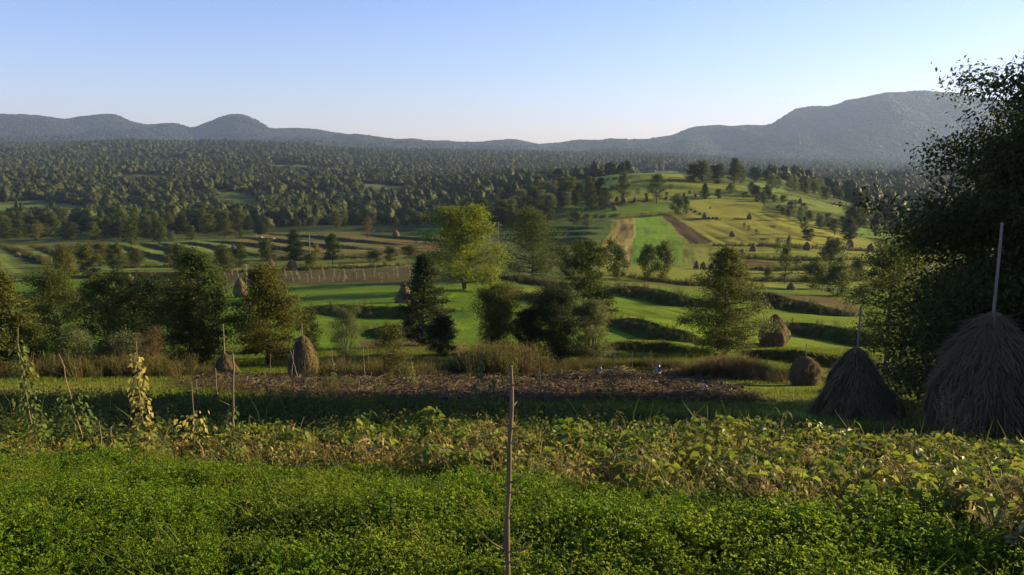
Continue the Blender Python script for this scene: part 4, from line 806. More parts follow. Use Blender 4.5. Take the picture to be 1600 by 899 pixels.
def leafset(b, c, size, rs, nrm, d, aspect=.75, tone=.5, fold=.18, m=0):
    """pointed oval leaves with a midrib fold, six corners each"""
    n = len(c); nrm = nrm / np.linalg.norm(nrm, axis=1)[:, None]; d = d - nrm * np.sum(d * nrm, 1)[:, None]; d /= np.linalg.norm(d, axis=1)[:, None] + 1e-9
    s = np.cross(nrm, d); z = np.asarray(size).reshape(-1, 1) * np.ones((n, 1)); f = nrm * z * fold
    V = np.stack([c, c + d * z * .30 + s * z * aspect * .5 + f, c + d * z * .72 + s * z * aspect * .36 + f * .7, c + d * z - f * .3,
                  c + d * z * .72 - s * z * aspect * .36 + f * .7, c + d * z * .30 - s * z * aspect * .5 + f], 1).reshape(-1, 3)
    k = np.arange(n)[:, None] * 6; Q = np.vstack([k + [0, 3, 2, 1], k + [0, 5, 4, 3]])
    b.add(V, Q, tone=np.repeat(np.broadcast_to(tone, (n,)), 6), m=m)
def clover(seed):
    rs = np.random.default_rng(seed); b = MB()
    for i in range(17):
        p = np.append(rs.normal(size=2) * .085, 0); h = rs.uniform(.20, .36); ln = np.append(rs.normal(size=2) * .07, h)
        b.tube([p - [0, 0, .05], p + ln * .55, p + ln], [.0035, .003, .002], 3, .3, cap=False)
        m = rs.integers(6, 10); t = rs.uniform(.35, 1.05, m); c = p + t[:, None] * ln; tn = np.clip(t * .5 + rs.uniform(0, .5, m), 0, 1)
        a0 = rs.uniform(0, 6.28, m); out = np.stack([np.cos(a0), np.sin(a0), .4 + 0 * a0], 1); c = c + out * rs.uniform(.012, .045, m)[:, None]
        for q in (-1.1, 0, 1.1):
            a = a0 + q; d = np.stack([np.cos(a), np.sin(a), rs.uniform(-.3, .5, m)], 1); nn = rs.normal(size=(m, 3)) * .45 + [0, 0, 1]
            leafset(b, c, rs.uniform(.018, .031, m), rs, nn, d, .62, tn)
    return b.mesh('clover', (M_clover,))
def bean(seed, dry=0.):
    rs = np.random.default_rng(seed); b = MB(); nst = 7
    for i in range(nst):
        a = rs.uniform(0, 6.28); h = rs.uniform(.28, .50); e = np.array([math.cos(a), math.sin(a), 0]) * rs.uniform(.08, .28) + [0, 0, h]; P = [np.array([0, 0, -.04]), e * [.4, .4, .6], e]
        b.tube(P, [.006, .004, .003], 4, .6, m=1, cap=False)
        for j in range(rs.integers(3, 6)):
            t = rs.uniform(.35, 1); q = e * [t * t, t * t, t]; a2 = rs.uniform(0, 6.28); pe = q + np.array([math.cos(a2), math.sin(a2), .6]) * rs.uniform(.05, .11)
            b.tube([q, pe], [.002, .0015], 3, .6, m=1, cap=False)
            if rs.random() < dry:
                k = 3; c = pe + rs.normal(size=(k, 3)) * .02; b.leaves(c, rs.uniform(.04, .08), rs, up=0, aspect=.35, tone=rs.uniform(.3, 1, k), m=1, droop=1.6, fold=.6); continue
            tn = rs.uniform(0, 1); tilt = rs.normal(size=3) * .38 + [math.cos(a2) * .35, math.sin(a2) * .35, .9]
            for w_ in (-1.35, 0, 1.35):
                d = np.array([[math.cos(a2 + w_), math.sin(a2 + w_), rs.uniform(-.55, .1)]]); leafset(b, pe[None] + d * .012, rs.uniform(.058, .100), rs, (tilt + rs.normal(size=3) * .2)[None], d, .82, tn)
    if dry > .3:
        for i in range(16):
            p = np.append(rs.normal(size=2) * .13, rs.uniform(.0, .1)); q = np.append(rs.normal(size=2) * .18, rs.uniform(.15, .45)); mid = (p + q) / 2 + rs.normal(size=3) * .05
            b.tube([p, mid, q, q + [rs.normal() * .05, rs.normal() * .05, -.08]], [.003, .003, .002, .002], 3, rs.uniform(0, 1), m=1, cap=False)
    for i in range(3 + int(dry * 6)):
        c = np.append(rs.normal(size=2) * .14, rs.uniform(.12, .4))[None]; leafset(b, c, .085, rs, rs.normal(size=(1, 3)), np.array([[rs.normal() * .3, rs.normal() * .3, -1]]), .14, .9, m=1)
    return b.mesh('bean_plant', (M_bean, M_dry))
def weed(seed, mt, h=.45, n=90, leaf=.055, spread=.16, aspect=.5, stems=9):
    rs = np.random.default_rng(seed); b = MB()
    for i in range(stems):
        p = np.append(rs.normal(size=2) * spread * .5, -.05); e = p + np.append(rs.normal(size=2) * spread, h * rs.uniform(.55, 1.05)); b.tube([p, (p + e) / 2 + rs.normal(size=3) * .02, e], [.005 * h / .45, .004 * h / .45, .002], 3, .3, cap=False)
        k = n // stems; t = rs.uniform(.15, 1, k)[:, None]; b.leaves(p * (1 - t) + e * t + rs.normal(size=(k, 3)) * leaf * .7, leaf, rs, up=.25, aspect=aspect, tone=np.clip(t[:, 0] * .5 + rs.uniform(0, .5, k), 0, 1))
    return b.mesh('weed', (mt,))
def blades(seed, mt, h=.16, n=34, w=.005, spread=.09, bend=.5):
    rs = np.random.default_rng(seed); b = MB(); p = np.append(rs.normal(size=(n, 2)) * spread, np.full((n, 1), -.02), 1); a = rs.uniform(0, 6.28, n); hh = h * rs.uniform(.5, 1.1, n)
    o = np.stack([np.cos(a), np.sin(a), 0 * a], 1); s = np.stack([-np.sin(a), np.cos(a), 0 * a], 1) * w; bd = (bend * hh * rs.uniform(.2, 1.3, n))[:, None]; z = np.array([0, 0, 1.])
    m_ = p + o * bd * .3 + z * hh[:, None] * .6; t_ = p + o * bd + z * (hh * rs.uniform(.8, 1, n))[:, None]
    V = np.stack([p - s, p + s, m_ + s * .8, m_ - s * .8, t_ + s * .1, t_ - s * .1], 1).reshape(-1, 3); k = np.arange(n)[:, None] * 6
    b.add(V, np.vstack([k + [0, 1, 2, 3], k + [3, 2, 4, 5]]), tone=np.repeat(rs.uniform(0, 1, n), 6)); return b.mesh('grass', (mt,))
# strips of the garden in plan: depth of the clover edge and of the back of the beans, across the view
EU = np.array([-.62, -.35, -.1, .0, .18, .42, .62]); EC = np.array([9.7, 9.2, 8.5, 7.9, 7.2, 6.2, 5.6]); EB = np.array([12.2, 12.1, 12.3, 12.5, 12.9, 13.4, 13.8])
def strip(y0, y1, dens, umax=.72, seed=0):
    rs = np.random.default_rng(seed); A = umax * (y1 ** 2 - y0 ** 2); n = int(A * dens); y = np.sqrt(rs.uniform(y0 ** 2, y1 ** 2, n)); u = rs.uniform(-umax, umax, n); return u * y, y, u, rs
def nopoly(x, y, *ps):
    m = np.ones(len(x), bool)
    for p_ in ps: m &= ~pip(x, y, p_)
    return m
x, y, u, rs = strip(3.0, 11.2, 50, .80, 1); wav = fbm(x / .8, y * 0, 61, 3) * .35; k = y < np.interp(u, EU, EC) + wav; x, y, u = x[k], y[k], u[k]; hum = fbm(x / .9, y / .7, 62, 3)
scatter('clover_field', np.stack([x, y, H(x, y)], 1), np.clip(.92 + hum * .55, .4, 1.5), [clover(s) for s in range(5)], 'lush green clover field across the whole foreground', 'clover', None, np.clip(fbm(x / 1.6, y / 1.6, 63, 3) * .9 + .05 + rs.normal(size=len(x)) * .1, 0, .7), tilt=.06)
x, y, u, rs = strip(3.2, 12.5, 14, .78, 2); k = y < np.interp(u, EU, EC) + .2; x, y = x[k], y[k]
scatter('meadow_grass', np.stack([x, y, H(x, y)], 1), rs.uniform(.7, 1.5, len(x)), [blades(s, M_grass, .34, 16, .0032, .10, .5) for s in (1, 2)], 'thin grass blades growing among the foreground clover', 'grass', None, rs.uniform(0, .5, len(x)))
x, y, u, rs = strip(5, 15.2, 11, .78, 3); e0 = np.interp(u, EU, EC) - .15 + fbm(x / .8, 0 * y, 61, 3) * .35; e1 = np.interp(u, EU, EB) + fbm(x / 1.1, y * 0 + 3, 64, 3) * .4
k = (y > e0) & (y < e1) & ((u > -.36) | (rs.random(len(x)) < .75)); x, y, u, e0, e1 = x[k], y[k], u[k], e0[k], e1[k]; f = (y - e0) / (e1 - e0)
dryn = fbm(x / 1.5, y / 1.1, 65, 3); p_dry = np.clip(.80 - f * .85 + dryn * 1.2, .08, .95); r1 = rs.random(len(x)); idx = np.where(r1 < p_dry * .55, 5, np.where(r1 < p_dry, 4, rs.integers(0, 4, len(x))))
scatter('bean_rows', np.stack([x, y, H(x, y)], 1), np.clip(rs.uniform(.65, 1.25, len(x)) * (1 + .5 * fbm(x / .9, y / .9, 71, 3)), .45, 1.6) * np.where(u < -.3, .8, 1), [bean(1), bean(2), bean(3, .15), bean(4, .1), bean(5, .55), bean(6, .9)], 'dense rows of yellowing bean plants across the garden', 'bean plants', idx, np.clip(.15 + dryn * .9 + rs.normal(size=len(x)) * .22, 0, 1), tilt=.12)
x, y, u, rs = strip(5, 15.2, 13, .78, 4); e0 = np.interp(u, EU, EC) - .3; k = (y > e0) & (y < e0 + 2.6) & (fbm(x / 1.3, y / 2, 66, 3) > -.12); x, y = x[k], y[k]
scatter('dry_grass', np.stack([x, y, H(x, y)], 1), rs.uniform(.7, 1.3, len(x)), [blades(s, M_dry, .42, 22, .004, .10, .7) for s in (3, 4)], 'tan dry grass and stems along the front of the bean rows', 'dry grass', None, rs.uniform(0, .6, len(x)), tilt=.2)
# weeds in the shaded strip, grass beyond
soilW = poly_plan(SOILPOLY)
x, y, u, rs = strip(12, 27, 4.2, .74, 5); e1 = np.interp(u, EU, EB); back = np.interp(u, [-.6, -.2, 0, .25, .4, .62], [28, 26.5, 24, 20, 17.5, 19]) + fbm(x / 2.2, y * 0, 67, 3) * 2.5
k = (y > e1 - .2) & (y < back) & (np.hypot(x - 12.4, y - 22) > 1.6); x, y, u = x[k], y[k], u[k]
scatter('potato_plants', np.stack([x, y, H(x, y)], 1), rs.uniform(.6, 1.2, len(x)), [weed(s, M_weed, .48, 110, .075, .2, .6) for s in (11, 12, 13)], 'dark green leafy potato plants and weeds in the shaded strip behind the beans', 'potato plants', None, np.clip(rs.normal(size=len(x)) * .2, 0, .6), tilt=.1)
x, y, u, rs = strip(13.5, 24, .7, .72, 6); k = (np.hypot(x - 12.4, y - 22) > 1.7); x, y = x[k], y[k]
scatter('tall_grass', np.stack([x, y, H(x, y)], 1), rs.uniform(.6, 1.3, len(x)), [blades(s, M_weed, .7, 7, .010, .12, .75) for s in (5, 6)], 'arching long grass blades behind the bean rows', 'grass', None, rs.uniform(0, .5, len(x)), tilt=.15)
x, y, u, rs = strip(24, 72, 7.0, .66, 7); k = nopoly(x, y, soilW) & (fbm(x / 5, y / 5, 68, 2) > -.35); x, y = x[k], y[k]
scatter('pasture_grass', np.stack([x, y, H(x, y)], 1), rs.uniform(.7, 1.6, len(x)) * np.where(y > 40, 1.3, 1), [blades(s, M_grass, .13, 26, .008, .14, .5) for s in (7, 8)], 'short cropped grass on the terraces and between the haystacks', 'grass', None, np.clip(fbm(x / 6, y / 6, 69, 2) * .8 + .15, 0, .7))
print('pasture', len(x))
# litter, clods on the garden soil
def clods(seed):
    rs = np.random.default_rng(seed); b = MB()
    for i in range(7):
        V, T = ico(1); s = rs.uniform(.03, .12); b.add(V * s * np.array([1, 1, .6]) * (1 + rs.normal(size=(len(V), 1)) * .25) + np.append(rs.normal(size=2) * .3, .02), None, T)
    return b.mesh('clod', (M_clod,))
def litter(seed):
    rs = np.random.default_rng(seed); b = MB()
    for i in range(11):
        p = np.append(rs.normal(size=2) * .35, rs.uniform(.03, .12)); a = rs.uniform(0, 6.28); l = rs.uniform(.15, .7); q = p + np.array([math.cos(a), math.sin(a), rs.uniform(-.05, .15)]) * l
        b.tube([p, (p + q) / 2 + rs.normal(size=3) * .03, q], [.008, .009, .006], 3, rs.uniform(0, 1), cap=False)
    c = np.append(rs.normal(size=(16, 2)) * .35, rs.uniform(.02, .10, (16, 1)), 1); b.leaves(c, .20, rs, up=.5, aspect=.3, tone=rs.uniform(0, 1, 16), fold=.5); return b.mesh('litter', (M_straw,))
x, y, u, rs = strip(27, 56, 3.2, .50, 8); k = pip(x, y, soilW); x, y, u = x[k], y[k], u[k]
scatter('soil_clods', np.stack([x, y, H(x, y)], 1), rs.uniform(.3, 1.0, len(x)) ** 2 * 1.15, [clods(1), clods(2)], 'crumbly brown clods on the dug garden plot', 'soil')
k = fbm(x / 4, y / 3, 70, 3) > -.25 + .3 * (u > .02); x, y = x[k], y[k]
scatter('straw_litter', np.stack([x, y, H(x, y)], 1), rs.uniform(.7, 1.4, len(x)), [litter(s) for s in (1, 2, 3)], 'brown dead stalks and leaves littering the dug garden plot', 'litter', None, rs.uniform(0, 1, len(x)))
# brushy margins
def band(name, pl, n, hs, label, protos, wid=1.5, tint=(0, .6), seed=0, cat='weeds'):
    rs = np.random.default_rng(seed); W = poly_world(pl, 6, H); d = np.concatenate([[0], np.cumsum(np.hypot(*np.diff(W, axis=0).T))]); t = rs.uniform(0, d[-1], n)
    x = np.interp(t, d, W[:, 0]) + rs.normal(size=n) * wid; y = np.interp(t, d, W[:, 1]) + rs.normal(size=n) * wid; tp = np.clip(np.minimum(t, d[-1] - t) / 2.5, .4, 1)
    scatter(name, np.stack([x, y, H(x, y)], 1), rs.uniform(*hs, n) * tp * (1 + .35 * fbm(t / 2.5, t * 0, seed, 3)), protos, label, cat, None, rs.uniform(*tint, n), tilt=.1)
SFRONT = None
BR = [weed(s, M_brush, 1.0, 240, .055, .22, .35, 16) for s in (21, 22, 23)]; WD = [weed(s, M_weed, .9, 220, .07, .24, .5, 14) for s in (24, 25)]
band('brown_weeds', [(1085, 584), (1130, 588), (1175, 592), (1222, 598)], 420, (.9, 1.6), 'long low mound of reddish brown weeds right of the garden soil', BR, .75, (0, .35), 1)
band('brown_weeds', [(690, 583), (760, 586), (838, 582)], 520, (1.1, 1.9), 'tall brown topped weeds behind the middle of the garden soil', BR + WD, .8, (0, .9), 2)
band('brown_weeds', [(500, 586), (580, 588), (690, 588)], 260, (.5, 1.2), 'scraggly brown weeds right of the pointed haystack', BR, 1.1, (0, .9), 3)
band('brown_weeds', [(-60, 590), (60, 590), (180, 591), (322, 588)], 520, (.5, 1.4), 'tangled weeds at the foot of the left thicket', BR + WD, 1.0, (0, 1), 4)
band('soil_edge_weeds', [(290, 600), (420, 618), (650, 629), (900, 629), (1080, 628), (1200, 627)], 330, (.15, .5), 'ragged low weeds along the front edge of the garden soil', WD + BR, .8, (.3, 1), 7)
band('soil_edge_weeds', [(300, 592), (450, 604), (620, 612), (700, 600)], 130, (.2, .7), 'self sown weeds scattered over the left of the garden soil', WD + BR, 1.6, (.3, 1), 8)
band('green_weeds', [(838, 580), (940, 574), (1030, 572), (1090, 576)], 420, (.35, .8), 'low yellow green weeds along the back of the garden soil', WD + BR, .8, (.5, 1), 5)
band('green_weeds', [(1340, 684), (1400, 690), (1450, 700), (1480, 712)], 150, (.6, 1.1), 'weeds between the two big haystacks behind the beans', WD + BR, .5, (.4, 1), 6)
bp_ = [b_[0] for b_ in BANKS if b_[0][0][1] > 380]; PP = []
for pl in bp_:
    W = poly_world(pl, 6, H); d = np.concatenate([[0], np.cumsum(np.hypot(*np.diff(W, axis=0).T))]); n = int(d[-1] * 3.6); t = rs.uniform(0, d[-1], n)
    PP.append(np.stack([np.interp(t, d, W[:, 0]) + rs.normal(size=n) * .7, np.interp(t, d, W[:, 1]) + rs.normal(size=n) * .7 - .4], 1))
PP = np.vstack(PP); n = len(PP)
scatter('bank_weeds', np.column_stack([PP, H(PP[:, 0], PP[:, 1])]), rs.uniform(.35, 1.0, n) * np.clip(PP[:, 1] / 90, .8, 1.6), WD + BR, 'rough weeds growing on the steep banks between terraces', 'weeds', None, rs.uniform(.3, 1, n))

# ------------------------------------------------------------------ bean poles with vines, bare stakes, litter things
M_vine = foliage('vine_leaves', (.075, .095, .020), (.17, .19, .045), .40, .05); M_vineY = foliage('yellow_vine_leaves', (.20, .19, .035), (.42, .37, .09), .42, .05)
def bean_pole(px, base, tip, top, label, y=None, vine=(.1, .9), nl=70, m=None, r=.011, wid=.10, leaf=.07, twigs=0, name='bean_pole', cat='pole', pm=None):
    """stands at (px, base); its tip shows at (tip, top)"""
    x, yy, z = hit(px, base) if y is None else (y * (px - 800) / F / CP, y, None)
    if z is None:
        u, dy, dz = ray(px, base); x = y * u / dy; z = float(H(x, y))
    d = yy * CP - z * SP; h = (base - top) * d / F if y is None else yy * ray(px, top)[2] / ray(px, top)[1] - z; lean = (tip - px) * d / F
    rs = np.random.default_rng(int(px * 3 + top)); o = empty(name, (x, yy, z)); b = MB(); t = np.linspace(0, 1, 9)
    P = np.stack([lean * t + rs.normal(size=9) * .008 * h, rs.normal(size=9) * .008 * h, -.1 + t * (h + .1)], 1); b.tube(P, r * (1.1 - .5 * t), 6, .5)
    for i in range(twigs):
        k = rs.integers(2, 8); a = rs.uniform(0, 6.28); b.tube([P[k], P[k] + np.array([math.cos(a), math.sin(a) * .3, .5]) * rs.uniform(.08, .3) * h / 1.5], [r * .4, r * .15], 4)
    obj('pole', b.mesh('pole', (pm or M_stick,), True), o)
    if nl:
        v = MB(); tt = np.linspace(vine[0], vine[1], 40); q = np.stack([np.interp(tt, t, P[:, k]) for k in range(3)], 1); q[:, 0] += np.cos(tt * 26) * r * 2.2; q[:, 1] += np.sin(tt * 26) * r * 2.2
        v.tube(q, .004, 4, .3, cap=False); tl = vine[0] + (vine[1] - vine[0]) * rs.uniform(0, 1, nl) ** 1.5; c = np.stack([np.interp(tl, t, P[:, k]) for k in range(3)], 1); a = rs.uniform(0, 6.28, nl)
        rr = wid * rs.uniform(.3, 1.1, nl) * (1.15 - .7 * tl); c = c + np.stack([np.cos(a) * rr, np.sin(a) * rr, rs.normal(size=nl) * .03], 1)
        leafset(v, c, leaf * rs.uniform(.6, 1.2, nl), rs, np.stack([np.cos(a), np.sin(a), .6 + 0 * a], 1) + rs.normal(size=(nl, 3)) * .4, np.stack([np.cos(a) * .5, np.sin(a) * .5, -.9 + 0 * a], 1) + rs.normal(size=(nl, 3)) * .3, .8, rs.uniform(0, 1, nl))
        obj('vine', v.mesh('vine', (m or M_vine,)), o)
    return tag(o, label, cat)
bean_pole(58, 720, 44, 512, 'tall bean pole at far left with sparse green vine leaves to its top', y=12.4, vine=(.02, .92), nl=240, wid=.22, leaf=.085)
bean_pole(134, 715, 106, 552, 'bent bean pole leaning left with bare top and dry vine below', y=12.2, vine=(.02, .62), nl=230, wid=.28, leaf=.08, m=M_vine)
bean_pole(228, 720, 225, 534, 'bean pole covered with bright yellow leaves', y=12, vine=(.04, .9), nl=260, m=M_vineY, wid=.17, leaf=.085)
bean_pole(305, 725, 307, 596, 'short bean pole with a skirt of yellow green leaves', y=11.6, vine=(.02, .62), nl=170, m=M_vineY, wid=.28, leaf=.085)
bean_pole(366, 700, 371, 552, 'crooked bare stake left of centre with a few dangling vines', y=12.4, vine=(.02, .5), nl=50, r=.018, twigs=4)
bean_pole(165, 730, 160, 658, 'short bare stick among the beans right of the bent pole', y=10.8, nl=0); bean_pole(178, 732, 178, 667, 'thin short stick beside the other stick right of the bent pole', y=10.7, nl=0)
bean_pole(4, 735, 2, 668, 'short stick cut off by the left edge among the beans', y=10.8, nl=0)
for a in [(74, 590, 71, 547, 'thin grey stick by the weeds under the cut off left tree'), (88, 591, 87, 553, 'second thin grey stick by the weeds at far left'), (62, 588, 66, 552, 'slanting stick left of the two thin grey sticks'), (184, 586, 183, 540, 'tall pale stick at the foot of the brown feathery shrub'),
          (309, 622, 308, 594, 'short stake at the left end of the garden soil'), (340, 622, 339, 574, 'thin stick in front of the haystack with the long pole'), (423, 585, 424, 552, 'pale stick just left of the pointed haystack'), (455, 596, 461, 545, 'stick leaning right against the pointed haystack'), (467, 594, 456, 548, 'stick leaning left and crossing the other one at the pointed haystack'),
          (521, 588, 521, 546, 'bare stick standing in the weeds right of the pointed haystack'), (540, 590, 539, 552, 'bare stick second right of the pointed haystack'), (571, 596, 569, 542, 'taller stick beside the straggly brown green shrub'), (577, 580, 576, 554, 'short stick behind the straggly shrub'), (595, 578, 593, 545, 'thin stick at the edge of the bare plot'),
          (664, 622, 662, 586, 'slender stick alone in the middle left of the garden soil'), (628, 626, 627, 592, 'thin brown stick in the soil left of the slender stick'), (776, 588, 775, 560, 'stick at the back of the soil behind the trimmed sapling'), (845, 600, 842, 566, 'stick in the soil right of the trimmed sapling'), (960, 578, 960, 540, 'stick at the back edge of the soil next to the pile of canes'),
          (988, 580, 987, 547, 'stick just right of the pile of canes'), (1020, 574, 1016, 546, 'stick slanting left near the white rag'), (1006, 560, 1005, 538, 'short stick behind the white rag')]:
    bean_pole(*a, nl=0, r=.02, pm=M_pole, name='garden_stick', cat='stick')
for a, nl_, v_ in [((645, 606, 643, 558, 'garden stick wrapped in yellow green vine on the left of the soil'), 60, (.05, .9)), ((741, 622, 752, 560, 'garden stick with a tuft of vine leaves at its top'), 50, (.6, 1)), ((776, 632, 770, 588, 'drooping vine covered stick in the soil, left of the trimmed sapling'), 30, (.2, 1)), ((524, 606, 520, 560, 'dark vine covered stick in front of the brown weeds'), 50, (.05, .9)), ((806, 596, 803, 548, 'thin stick with small vine leaves behind the tip of the trimmed sapling'), 30, (.3, .9)), ((958, 640, 955, 590, 'dark leafy weed stalk in front of the soil under the pile of canes'), 60, (.1, 1)), ((745, 645, 742, 598, 'dark leafy weed stalk in front of the soil left of the sapling'), 55, (.1, 1))]:
    bean_pole(*a, nl=nl_, vine=v_, r=.018, wid=.2, leaf=.13, name='vine_stick', cat='stick', m=M_vine)
# trimmed sapling in the foreground
bx_, by_ = 0., 4.4; u_, dy_, dz_ = ray(797, 572); bz_ = float(H(-.013, by_)); h_ = by_ * dz_ / dy_ - bz_
M_sap = plain('sapling_bark', (.19, .135, .07), (.085, .058, .033), 30, .7, .9, (1, 1, .25), .004)
o = empty('trimmed_sapling', (-.03, by_, bz_)); t = np.linspace(0, 1, 26); rs = np.random.default_rng(9); b = MB()
P = np.stack([-.008 + .034 * t + .004 * np.sin(t * 9) + .003 * np.sin(t * 23), .005 * np.cos(t * 8), -.1 + t * (h_ + .1)], 1); rr_ = .0175 - .007 * t + .0015 * np.sin(t * 31) + np.where(rs.random(26) < .3, .003, 0); rr_[-1] = .008
b.tube(P, rr_, 10); obj('stem', b.mesh('stem', (M_sap,), True), o)
def sapz(row): return by_ * ray(797, row)[2] / ray(797, row)[1] - bz_
for row, dx, dz, k in [(862, -.20, .13, 1), (862, .15, .07, 1), (868, .13, .02, 1), (875, .10, -.01, 1), (858, .12, .11, 1), (768, .075, .012, 1), (755, .11, .11, 1), (758, -.075, .02, 0), (690, .04, .02, 0), (668, -.05, .04, 0), (668, .05, .012, 0), (632, .035, .012, 0), (640, -.03, .02, 0), (600, .02, .012, 0), (845, -.06, -.03, 0), (720, -.03, .03, 0), (810, .035, .02, 0)]:
    z0 = sapz(row); x0 = np.interp(z0, P[:, 2], P[:, 0]); tw = MB(); e_ = np.array([x0 + dx * .8, rs.normal() * .04, z0 + dz * .8]); s0 = np.array([x0, 0, z0]); mid = (s0 + e_) / 2 + [0, 0, -.012]
    tw.tube([s0, mid, e_], [.006, .0045, .0025], 5)
    if k: tw.tube([mid, mid + np.array([dx * .3, .03, .035])], [.003, .0015], 4)
    obj('twig', tw.mesh('twig', (M_sap,), True), o)
tag(o, 'bare trimmed sapling with short twig stubs standing in the clover at centre', 'sapling')
# pale rags and plastic on the soil, pile of canes
M_rag = plain('white_plastic', (.52, .49, .44), (.34, .32, .28), 8, .5, .3)
def rag(px, base, w, h, label):
    x, y, z = hit(px, base); rs = np.random.default_rng(int(px)); k = 9; g_ = np.linspace(-.5, .5, k); A_, B_ = np.meshgrid(g_, g_); sw, sh = w * y / F * 1.1, h * y / F * 1.1
    Xr = A_ * sw * (1 - .45 * (B_ + .5)) + rs.normal(size=A_.shape) * sw * .05; Zr = (B_ + .5) * sh * (1 - .5 * np.abs(A_)) + rs.normal(size=A_.shape) * sh * .06 + .04; Yr = np.sin(A_ * 9 + B_ * 5) * sw * .22 + rs.normal(size=A_.shape) * sw * .06 + (B_ + .5) * sw * .4
    i_ = np.arange(k - 1)[:, None] * k + np.arange(k - 1)[None]
    tag(obj('plastic_scrap', make_mesh('plastic_scrap', np.stack([Xr, Yr, Zr], -1), np.stack([i_, i_ + 1, i_ + k + 1, i_ + k], -1).reshape(-1, 4), None, (M_rag,)), None, (x, y, z)), label, 'plastic')
rag(1028, 584, 11, 13, 'white rag standing upright at the back of the soil right of the canes'); rag(937, 584, 8, 11, 'off white scrap standing at the back of the soil left of the canes'); rag(1101, 611, 13, 8, 'crumpled white plastic lying at the right end of the soil')
rag(892, 583, 6, 4, 'tiny white scrap at the back of the soil, left of the others'); rag(394, 597, 7, 5, 'small white scrap at the left end of the soil'); rag(140, 575, 14, 9, 'pale torn plastic caught in the weeds under the left thicket'); rag(1092, 618, 9, 3, 'flat pale scrap near the front of the soil at right')
x, y, z = hit(966, 588); o = empty('cane_pile', (x, y, z)); rs = np.random.default_rng(3)
for i in range(16):
    b = MB(); a = rs.uniform(.05, .7); c = np.append(rs.normal(size=2) * .22, .05 + i * .022); d = np.array([math.cos(a), rs.normal() * .25, math.sin(a) * .55]) * rs.uniform(.5, .95); b.tube([c - d * .5 + [0, 0, .2], c + d * .8 + [0, 0, .2]], [.02, .014], 5); obj('cane', b.mesh('cane', (M_corn,)), o)
tag(o, 'loose pile of pale canes at the back edge of the garden soil', 'canes')
for px, ba, dx, lb in [(700, 594, 26, 'pale fallen branch on the soil left of centre'), (880, 590, 18, 'bent dry branch lying on the soil behind the sapling'), (1085, 617, 20, 'dry branch on the grass at the front right of the soil')]:
    x, y, z = hit(px, ba); b = MB(); l = dx * y / F; b.tube([(0, 0, .04), (l * .5, .1, .16), (l, .25, .2)], [.025, .02, .01], 5); b.tube([(l * .5, .1, .16), (l * .8, -.1, .1)], [.012, .006], 4); tag(obj('fallen_branch', b.mesh('fallen_branch', (M_corn,)), None, (x, y, z)), lb, 'branch')
# dry weed in front of the largest haystack
def big_weed(px, y, top, label, seed, m, wid, name='tall_weed'):
    u, dy, dz = ray(px, 640); x = y * u / dy; z = float(H(x, y)); h = y * ray(px, top)[2] / ray(px, top)[1] - z; rs = np.random.default_rng(seed); b = MB()
    for i in range(13):
        e = np.array([rs.normal() * wid, rs.normal() * wid * .6, h * rs.uniform(.6, 1)]); P = np.array([[0, 0, 0], e * [.25, .25, .45], e]); b.tube(P, [.008, .006, .003], 4, .5, cap=False)
        t = rs.uniform(.3, 1, 34)[:, None]; b.leaves(P[1] * (1 - t) + P[2] * t + rs.normal(size=(34, 3)) * .025, .055, rs, up=0, aspect=.3, tone=rs.uniform(0, 1, 34), droop=-1)
    return tag(obj(name, b.mesh(name, (m,)), None, (x, y, z)), label, 'weed')
M_tan = foliage('tan_weed', (.14, .10, .05), (.26, .19, .10), .25, .05)
big_weed(1487, 18.5, 602, 'tan feathery dry weed standing in front of the largest haystack', 1, M_tan, .22)
big_weed(1418, 19, 622, 'thin green weed between the two big haystacks', 2, M_olive, .2); big_weed(1105, 17.5, 655, 'upright yellow green weed behind the beans at right of centre', 3, M_vine, .18); big_weed(1160, 17, 640, 'clump of seeding weeds behind the beans left of the dark cone haystack', 4, M_vine, .25)
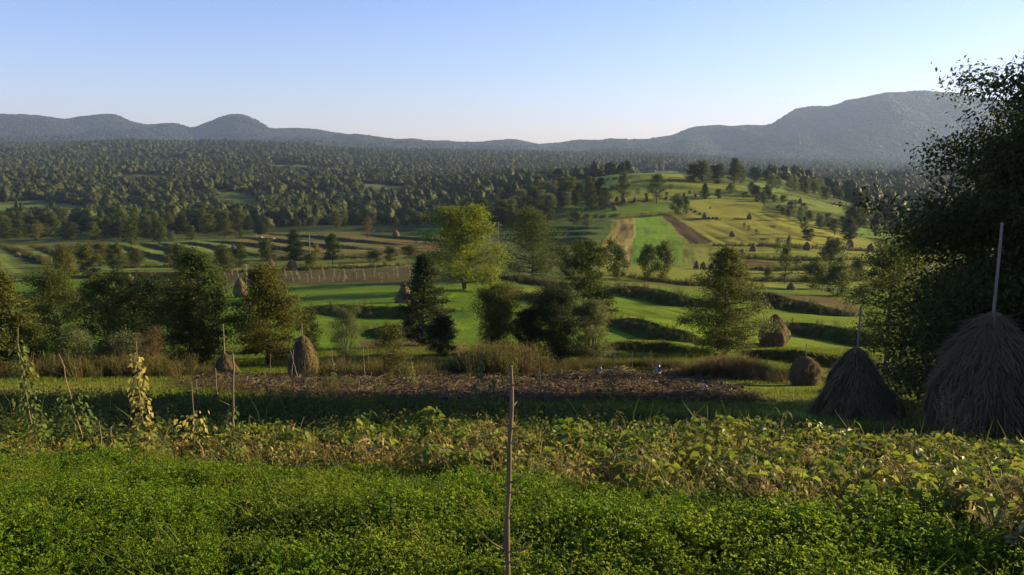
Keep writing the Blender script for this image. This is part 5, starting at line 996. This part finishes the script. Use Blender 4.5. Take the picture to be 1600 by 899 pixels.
def maize(px, y, top, label, seed):
    u, dy, dz = ray(px, 640); x = y * u / dy; z = float(H(x, y)); h = y * ray(px, top)[2] / ray(px, top)[1] - z; rs = np.random.default_rng(seed); o = empty('maize_plant', (x, y, z)); b = MB(); b.tube([(0, 0, -.1), (.02, 0, h * .6), (.05, 0, h)], [.014, .010, .005], 6, .4); obj('stalk', b.mesh('stalk', (M_vine,)), o)
    for i in range(6):
        a = i * 2.6 + rs.uniform(-.4, .4); s = np.linspace(0, 1, 7); L_ = h * rs.uniform(.35, .55); z0 = h * (.2 + .13 * i); c = np.stack([np.cos(a) * s * L_ * .8, np.sin(a) * s * L_ * .8, z0 + L_ * (s * .9 - 1.35 * s ** 2)], 1); wd = np.array([-math.sin(a), math.cos(a), 0]) * (.028 * np.sin(np.pi * (s * .9 + .08)))[:, None]
        V = np.stack([c - wd, c + wd], 1).reshape(-1, 3); k = np.arange(6)[:, None] * 2; b = MB(); b.add(V, k + [0, 1, 3, 2], tone=.6); obj('leaf', b.mesh('leaf', (M_vine,)), o)
    return tag(o, label, 'maize')
maize(1226, 16, 640, 'young maize plant with arching leaves left of the dark cone haystack', 1); maize(1205, 16.3, 632, 'pale maize plant, leftmost of two near the dark cone haystack', 2); maize(1332, 14.8, 655, 'bright maize leaf standing up before the dark cone haystack', 3); maize(575, 14.5, 640, 'lone maize plant behind the beans left of centre', 4); maize(385, 14, 648, 'drooping maize plant beside the crooked bare stake', 5); maize(960, 15, 640, 'maize plant behind the beans right of the trimmed sapling', 6)
# haze
zt = float(GZ.max()) + 40
me = bpy.data.meshes.new('haze'); hv = [(x, y, z) for z in (-95, zt) for (x, y) in ((-19000, -60), (19000, -60), (19000, 9700), (-19000, 9700))]
me.from_pydata(hv, [], [(0, 3, 2, 1), (4, 5, 6, 7), (0, 1, 5, 4), (1, 2, 6, 5), (2, 3, 7, 6), (3, 0, 4, 7)]); 
m, n, out = mat('air_haze'); pv = N(n, 'VolumePrincipled'); pv.inputs['Color'].default_value = (.48, .64, 1, 1); pv.inputs['Density'].default_value = 6.2e-5
pv.inputs['Anisotropy'].default_value = 0.2; L(n, pv.outputs[0], out.inputs['Volume']); me.materials.append(m)
tag(obj('haze', me), kind='stuff')
